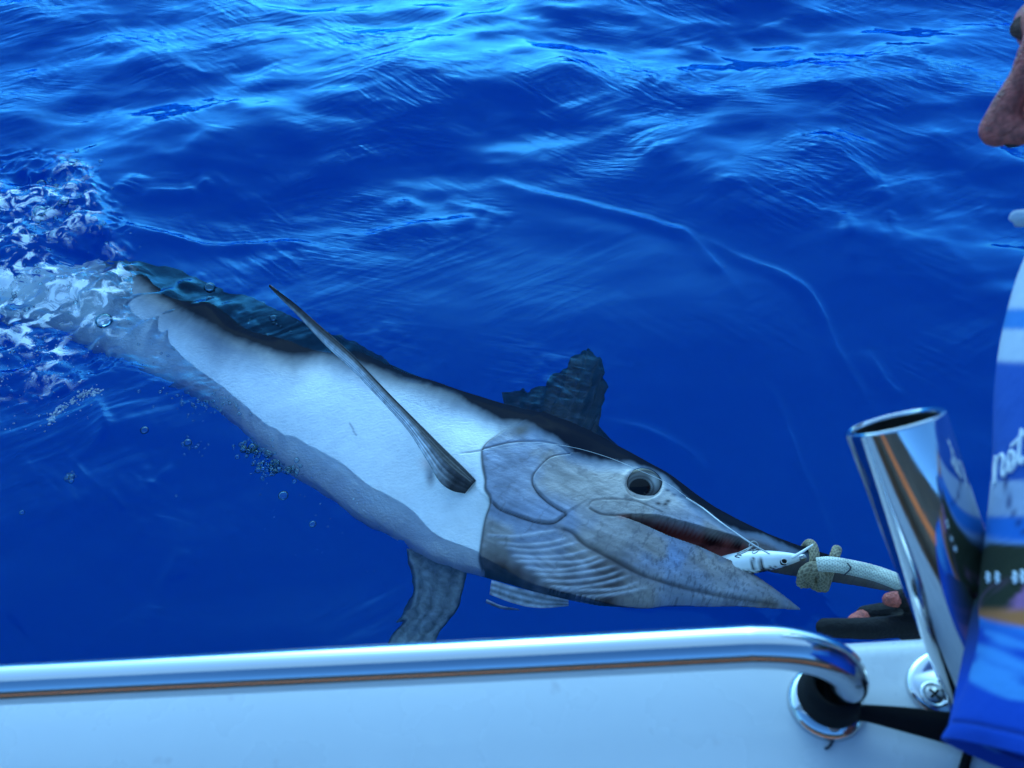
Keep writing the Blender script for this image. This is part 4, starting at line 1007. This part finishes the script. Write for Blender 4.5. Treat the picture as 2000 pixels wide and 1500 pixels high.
EDGE = [((2018, 470), .505), ((1985, 545), .490), ((1956, 650), .470), ((1941, 750), .455), ((1937, 860), .442), ((1934, 960), .432), ((1928, 1060), .424), ((1920, 1150), .418), ((1912, 1225), .412), ((1892, 1290), .408), ((1868, 1352), .405), ((1848, 1412), .402), ((1848, 1444), .402)]
n = 220; k = 120
ev = spline([(a[0], a[1], d) for a, d in EDGE], n)
LP = [Vector(at_depth(a, b, d)) for a, b, d in ev]
V = []; arm = (LP[-1] - LP[4]).normalized()
for i in range(n):
    t = i / (n - 1); R_ = .062 + .020 * smooth(.0, .8, np.array(t)) + .006 * smooth(.75, 1.0, np.array(t))
    R_ = float(R_); vd = (LP[i] - Vector((0, 0, HC))).normalized()
    tg = (LP[min(i + 1, n - 1)] - LP[max(i - 1, 0)]).normalized()
    # axis of the sleeve lies beside its visible edge
    side_ = arm.cross(vd).normalized()
    if side_.x < 0: side_ = -side_
    c = LP[i] + side_ * R_ + vd * (R_ * .30); u = side_; v = arm.cross(u).normalized(); 
    hemtilt = 0.0
    for j in range(k):
        a = 2 * math.pi * j / k
        wr = 1 + .030 * math.sin(3 * a + t * 9) * t + .02 * math.sin(5 * a - t * 14) * t
        if t > .9: wr += .02 * smooth(.9, 1, np.array(t))
        gro = -.0016 * math.exp(-((t - .915) / .006) ** 2)
        V.append(c + (u * math.cos(a) * 1.0 + v * math.sin(a) * .82) * (R_ * wr + gro))
m0 = n * k
F = [(i * k + j, i * k + (j + 1) % k, (i + 1) * k + (j + 1) % k, (i + 1) * k + j) for i in range(n - 1) for j in range(k)]
last = (n - 1) * k; cc = sum((V[last + j] for j in range(k)), Vector()) / k
for s_, dp_ in ((.975, 0.0), (.965, -.03), (.95, -.08)):
    V += [cc + (V[last + j] - cc) * s_ + arm * dp_ for j in range(k)]
for q_ in range(3):
    p0 = last if q_ == 0 else m0 + (q_ - 1) * k; p1 = m0 + q_ * k
    F += [(p0 + j, p0 + (j + 1) % k, p1 + (j + 1) % k, p1 + j) for j in range(k)]
sleeve = obj('sleeve', V, F, M['shirt'], shirt)
def sleeve_tone(co):
    c = shirt_tone(co); i = np.minimum(np.arange(len(co)) // k, n - 1) / (n - 1)
    return mix(c, [.015, .06, .30], np.exp(-((i - .915) / .007) ** 2) * .85)
paint(sleeve, sleeve_tone)
# script lettering and small print on the sleeve, draped on the cloth
dg = bpy.context.evaluated_depsgraph_get(); dg.update()
from mathutils.bvhtree import BVHTree
bvh = BVHTree.FromPolygons([tuple(v) for v in V], [list(f) for f in F])
def drape(pts, r, name='lettering', lift=.0004):
    out = []
    for a, b in spline(pts, 14 * len(pts)):
        D = Vector(cam_dir(a, b)).normalized(); hit = bvh.ray_cast(Vector((0, 0, HC)), D)
        if hit[0] is None: continue
        out.append(hit[0] - D * lift)
    if len(out) > 3: return obj(name, *tube(out, r, 8), M['lettering'], shirt)
drape([(1946, 890), (1943, 915), (1944, 945), (1948, 905), (1956, 888), (1961, 898), (1958, 920), (1961, 930), (1968, 915)], .0012)
drape([(1968, 918), (1977, 905), (1981, 888), (1974, 882), (1969, 900), (1972, 920), (1981, 912), (1990, 890)], .0012)
drape([(1997, 838), (1993, 862), (1991, 890), (1995, 905), (2003, 892)], .0013)
drape([(1976, 872), (1990, 858), (2010, 842)], .0012)
for gx_, gy_, s_ in ((1930, 1128, 9), (1948, 1128, 10), (1982, 1128, 11), (1997, 1126, 12)):
    drape([(gx_ - 2, gy_ - s_), (gx_ + 3, gy_ - s_ * .4), (gx_ - 3, gy_), (gx_ + 3, gy_ + s_ * .5), (gx_ - 1, gy_ + s_)], .0009)
# shorts and shoes
B_ = Soup()
for k_ in (-1, 1):
    hipp = PEL + Vector((.085 * k_, 0, -.04)); kn = Vector((.70 + .10 * k_, -.17, .455)); B_.chain([hipp, hipp.lerp(kn, .8)], [.108, .085])
B_.chain([PEL + Vector((-.08, 0, -.01)), PEL + Vector((.08, 0, -.01))], [.128, .128])
remesh(B_, .008, 4, 'shorts', M['cloth_dark'], person)
for k_ in (-1, 1):
    an = Vector((.70 + .12 * k_, -.42, .15)); Q_ = Soup().chain([an + Vector((0, -.03, -.038)), an + Vector((0, .08, -.045)), an + Vector((0, .165, -.05))], [.044, .042, .032])
    remesh(Q_, .005, 2, 'shoe', M['white_plastic'], person)

# ------------------------------------------------------------------ bubbles and spray
def glass(name, ior, tintc=(1, 1, 1)):
    m = bpy.data.materials.new(name); m.use_nodes = True; b = m.node_tree.nodes['Principled BSDF']
    b.inputs['Base Color'].default_value = (*tintc, 1); b.inputs['Transmission Weight'].default_value = 1; b.inputs['IOR'].default_value = ior; b.inputs['Roughness'].default_value = .02
    return m
bm_ = bpy.data.materials.new('bubble'); bm_.use_nodes = True; M['bubble'] = bm_; t_ = bm_.node_tree; t_.nodes.remove(t_.nodes['Principled BSDF'])
tr_ = t_.nodes.new('ShaderNodeBsdfTransparent'); g2_ = t_.nodes.new('ShaderNodeBsdfGlossy'); g2_.inputs['Roughness'].default_value = .08; g2_.inputs['Color'].default_value = (.45, .85, 1, 1); f2_ = t_.nodes.new('ShaderNodeFresnel'); f2_.inputs['IOR'].default_value = 1.45
m2_ = t_.nodes.new('ShaderNodeMixShader'); t_.links.new(f2_.outputs[0], m2_.inputs[0]); t_.links.new(tr_.outputs[0], m2_.inputs[1]); t_.links.new(g2_.outputs[0], m2_.inputs[2]); t_.links.new(m2_.outputs[0], t_.nodes['Material Output'].inputs['Surface'])
M['drop'] = mat('drop', (.88, .94, .96), .15, coat=.5)
def unit_ball(lat, lon):
    V, F = ball((0, 0, 0), 1, lat=lat, lon=lon); return np.array([tuple(v) for v in V]), F
UB, UF = unit_ball(8, 12)
def cluster(items, name, m, label, cat, kind=None, squash=.75):
    V = []; F = []
    for c, r in items:
        o = len(V) * 0 + sum(len(v) for v in V); V.append(np.array(c) + UB * np.array([r, r, r * squash])); F += [tuple(i + o for i in f) for f in UF]
    o = obj(name, np.vstack(V), F, m); tag(o, label, cat)
    if kind: o['kind'] = kind
    return o
def surf(px_, py_):
    P = on_z(float(px_), float(py_), 0.0); return np.array([P[0], P[1], float(water_z(P[0], P[1]))])
BIG = [(104, 460, 13), (88, 372, 9), (222, 662, 17), (412, 568, 11), (411, 592, 6), (158, 350, 9), (498, 886, 9), (537, 630, 7), (300, 872, 8), (612, 1028, 7), (378, 887, 8), (556, 975, 10), (160, 960, 6), (70, 1032, 5), (447, 640, 7), (118, 455, 7), (150, 440, 8)]
for i, (a, b, r) in enumerate(BIG):
    p = surf(a, b); d = (HC - p[2]) / -cam_dir(float(a), float(b))[2]; rr = r * d / FPX
    V, F = ball(p + np.array([0, 0, rr * .1]), (rr, rr, rr * .8), lat=12, lon=20)
    lb = 'round clear air bubble in the churned water round the tail' if a < 260 and b < 700 else ('clear air bubble drifting over the dark back of the fish' if b < 700 else 'clear air bubble on the deep blue water below the white belly')
    tag(obj('air_bubble', V, F, M['bubble']), lb, 'bubble', 'air bubbles floating on the water')
it = []
def scatter(cx, cy, sx_, sy_, n_, r0, r1):
    for _ in range(n_):
        a = cx + rng.normal() * sx_; b = cy + rng.normal() * sy_
        p = surf(a, b); it.append((p + np.array([0, 0, .0005]), r0 * (r1 / r0) ** (rng.random() ** 1.6)))
scatter(498, 888, 16, 11, 90, .0015, .0055); scatter(545, 922, 24, 9, 110, .0015, .0055); scatter(430, 808, 60, 14, 120, .0012, .004); scatter(100, 470, 80, 50, 160, .0012, .006)
scatter(60, 620, 60, 60, 120, .001, .005); scatter(150, 400, 30, 40, 60, .0015, .006); scatter(385, 890, 14, 10, 18, .0012, .004); scatter(160, 960, 6, 5, 16, .0015, .004); scatter(480, 640, 60, 20, 24, .0012, .004); scatter(300, 700, 60, 40, 40, .001, .003)
scatter(640, 900, 60, 50, 16, .0012, .003); scatter(1500, 300, 200, 120, 24, .0008, .0018); scatter(600, 1000, 120, 60, 40, .0008, .002)
cluster(it, 'foam_bubbles', M['bubble'], 'tiny clear bubbles and froth gathered round the tail and belly', 'foam', 'stuff')
dr = []
for (a, b), (c, d) in (((200, 768), (160, 776)), ((160, 776), (118, 805)), ((118, 805), (100, 825))):
    for t in np.linspace(0, 1, 60):
        x_, y_ = a + (c - a) * t + rng.normal() * 4, b + (d - b) * t + rng.normal() * 4
        p = on_z(float(x_), float(y_), .02 + .015 * rng.random()); dr.append((p, .0009 * (3.6 ** rng.random())))
for _ in range(50):
    p = on_z(rng.uniform(0, 190), rng.uniform(740, 850), rng.uniform(.005, .03)); dr.append((p, .0005 * (3.5 ** rng.random())))
for _ in range(120):
    p = on_z(rng.normal(70, 60), rng.normal(700, 30), rng.uniform(.004, .03)); dr.append((p, .0005 * (4 ** rng.random())))
cluster(dr, 'spray_droplets', M['drop'], 'spray of water droplets thrown up beside the tail', 'spray', 'stuff', 1.0)
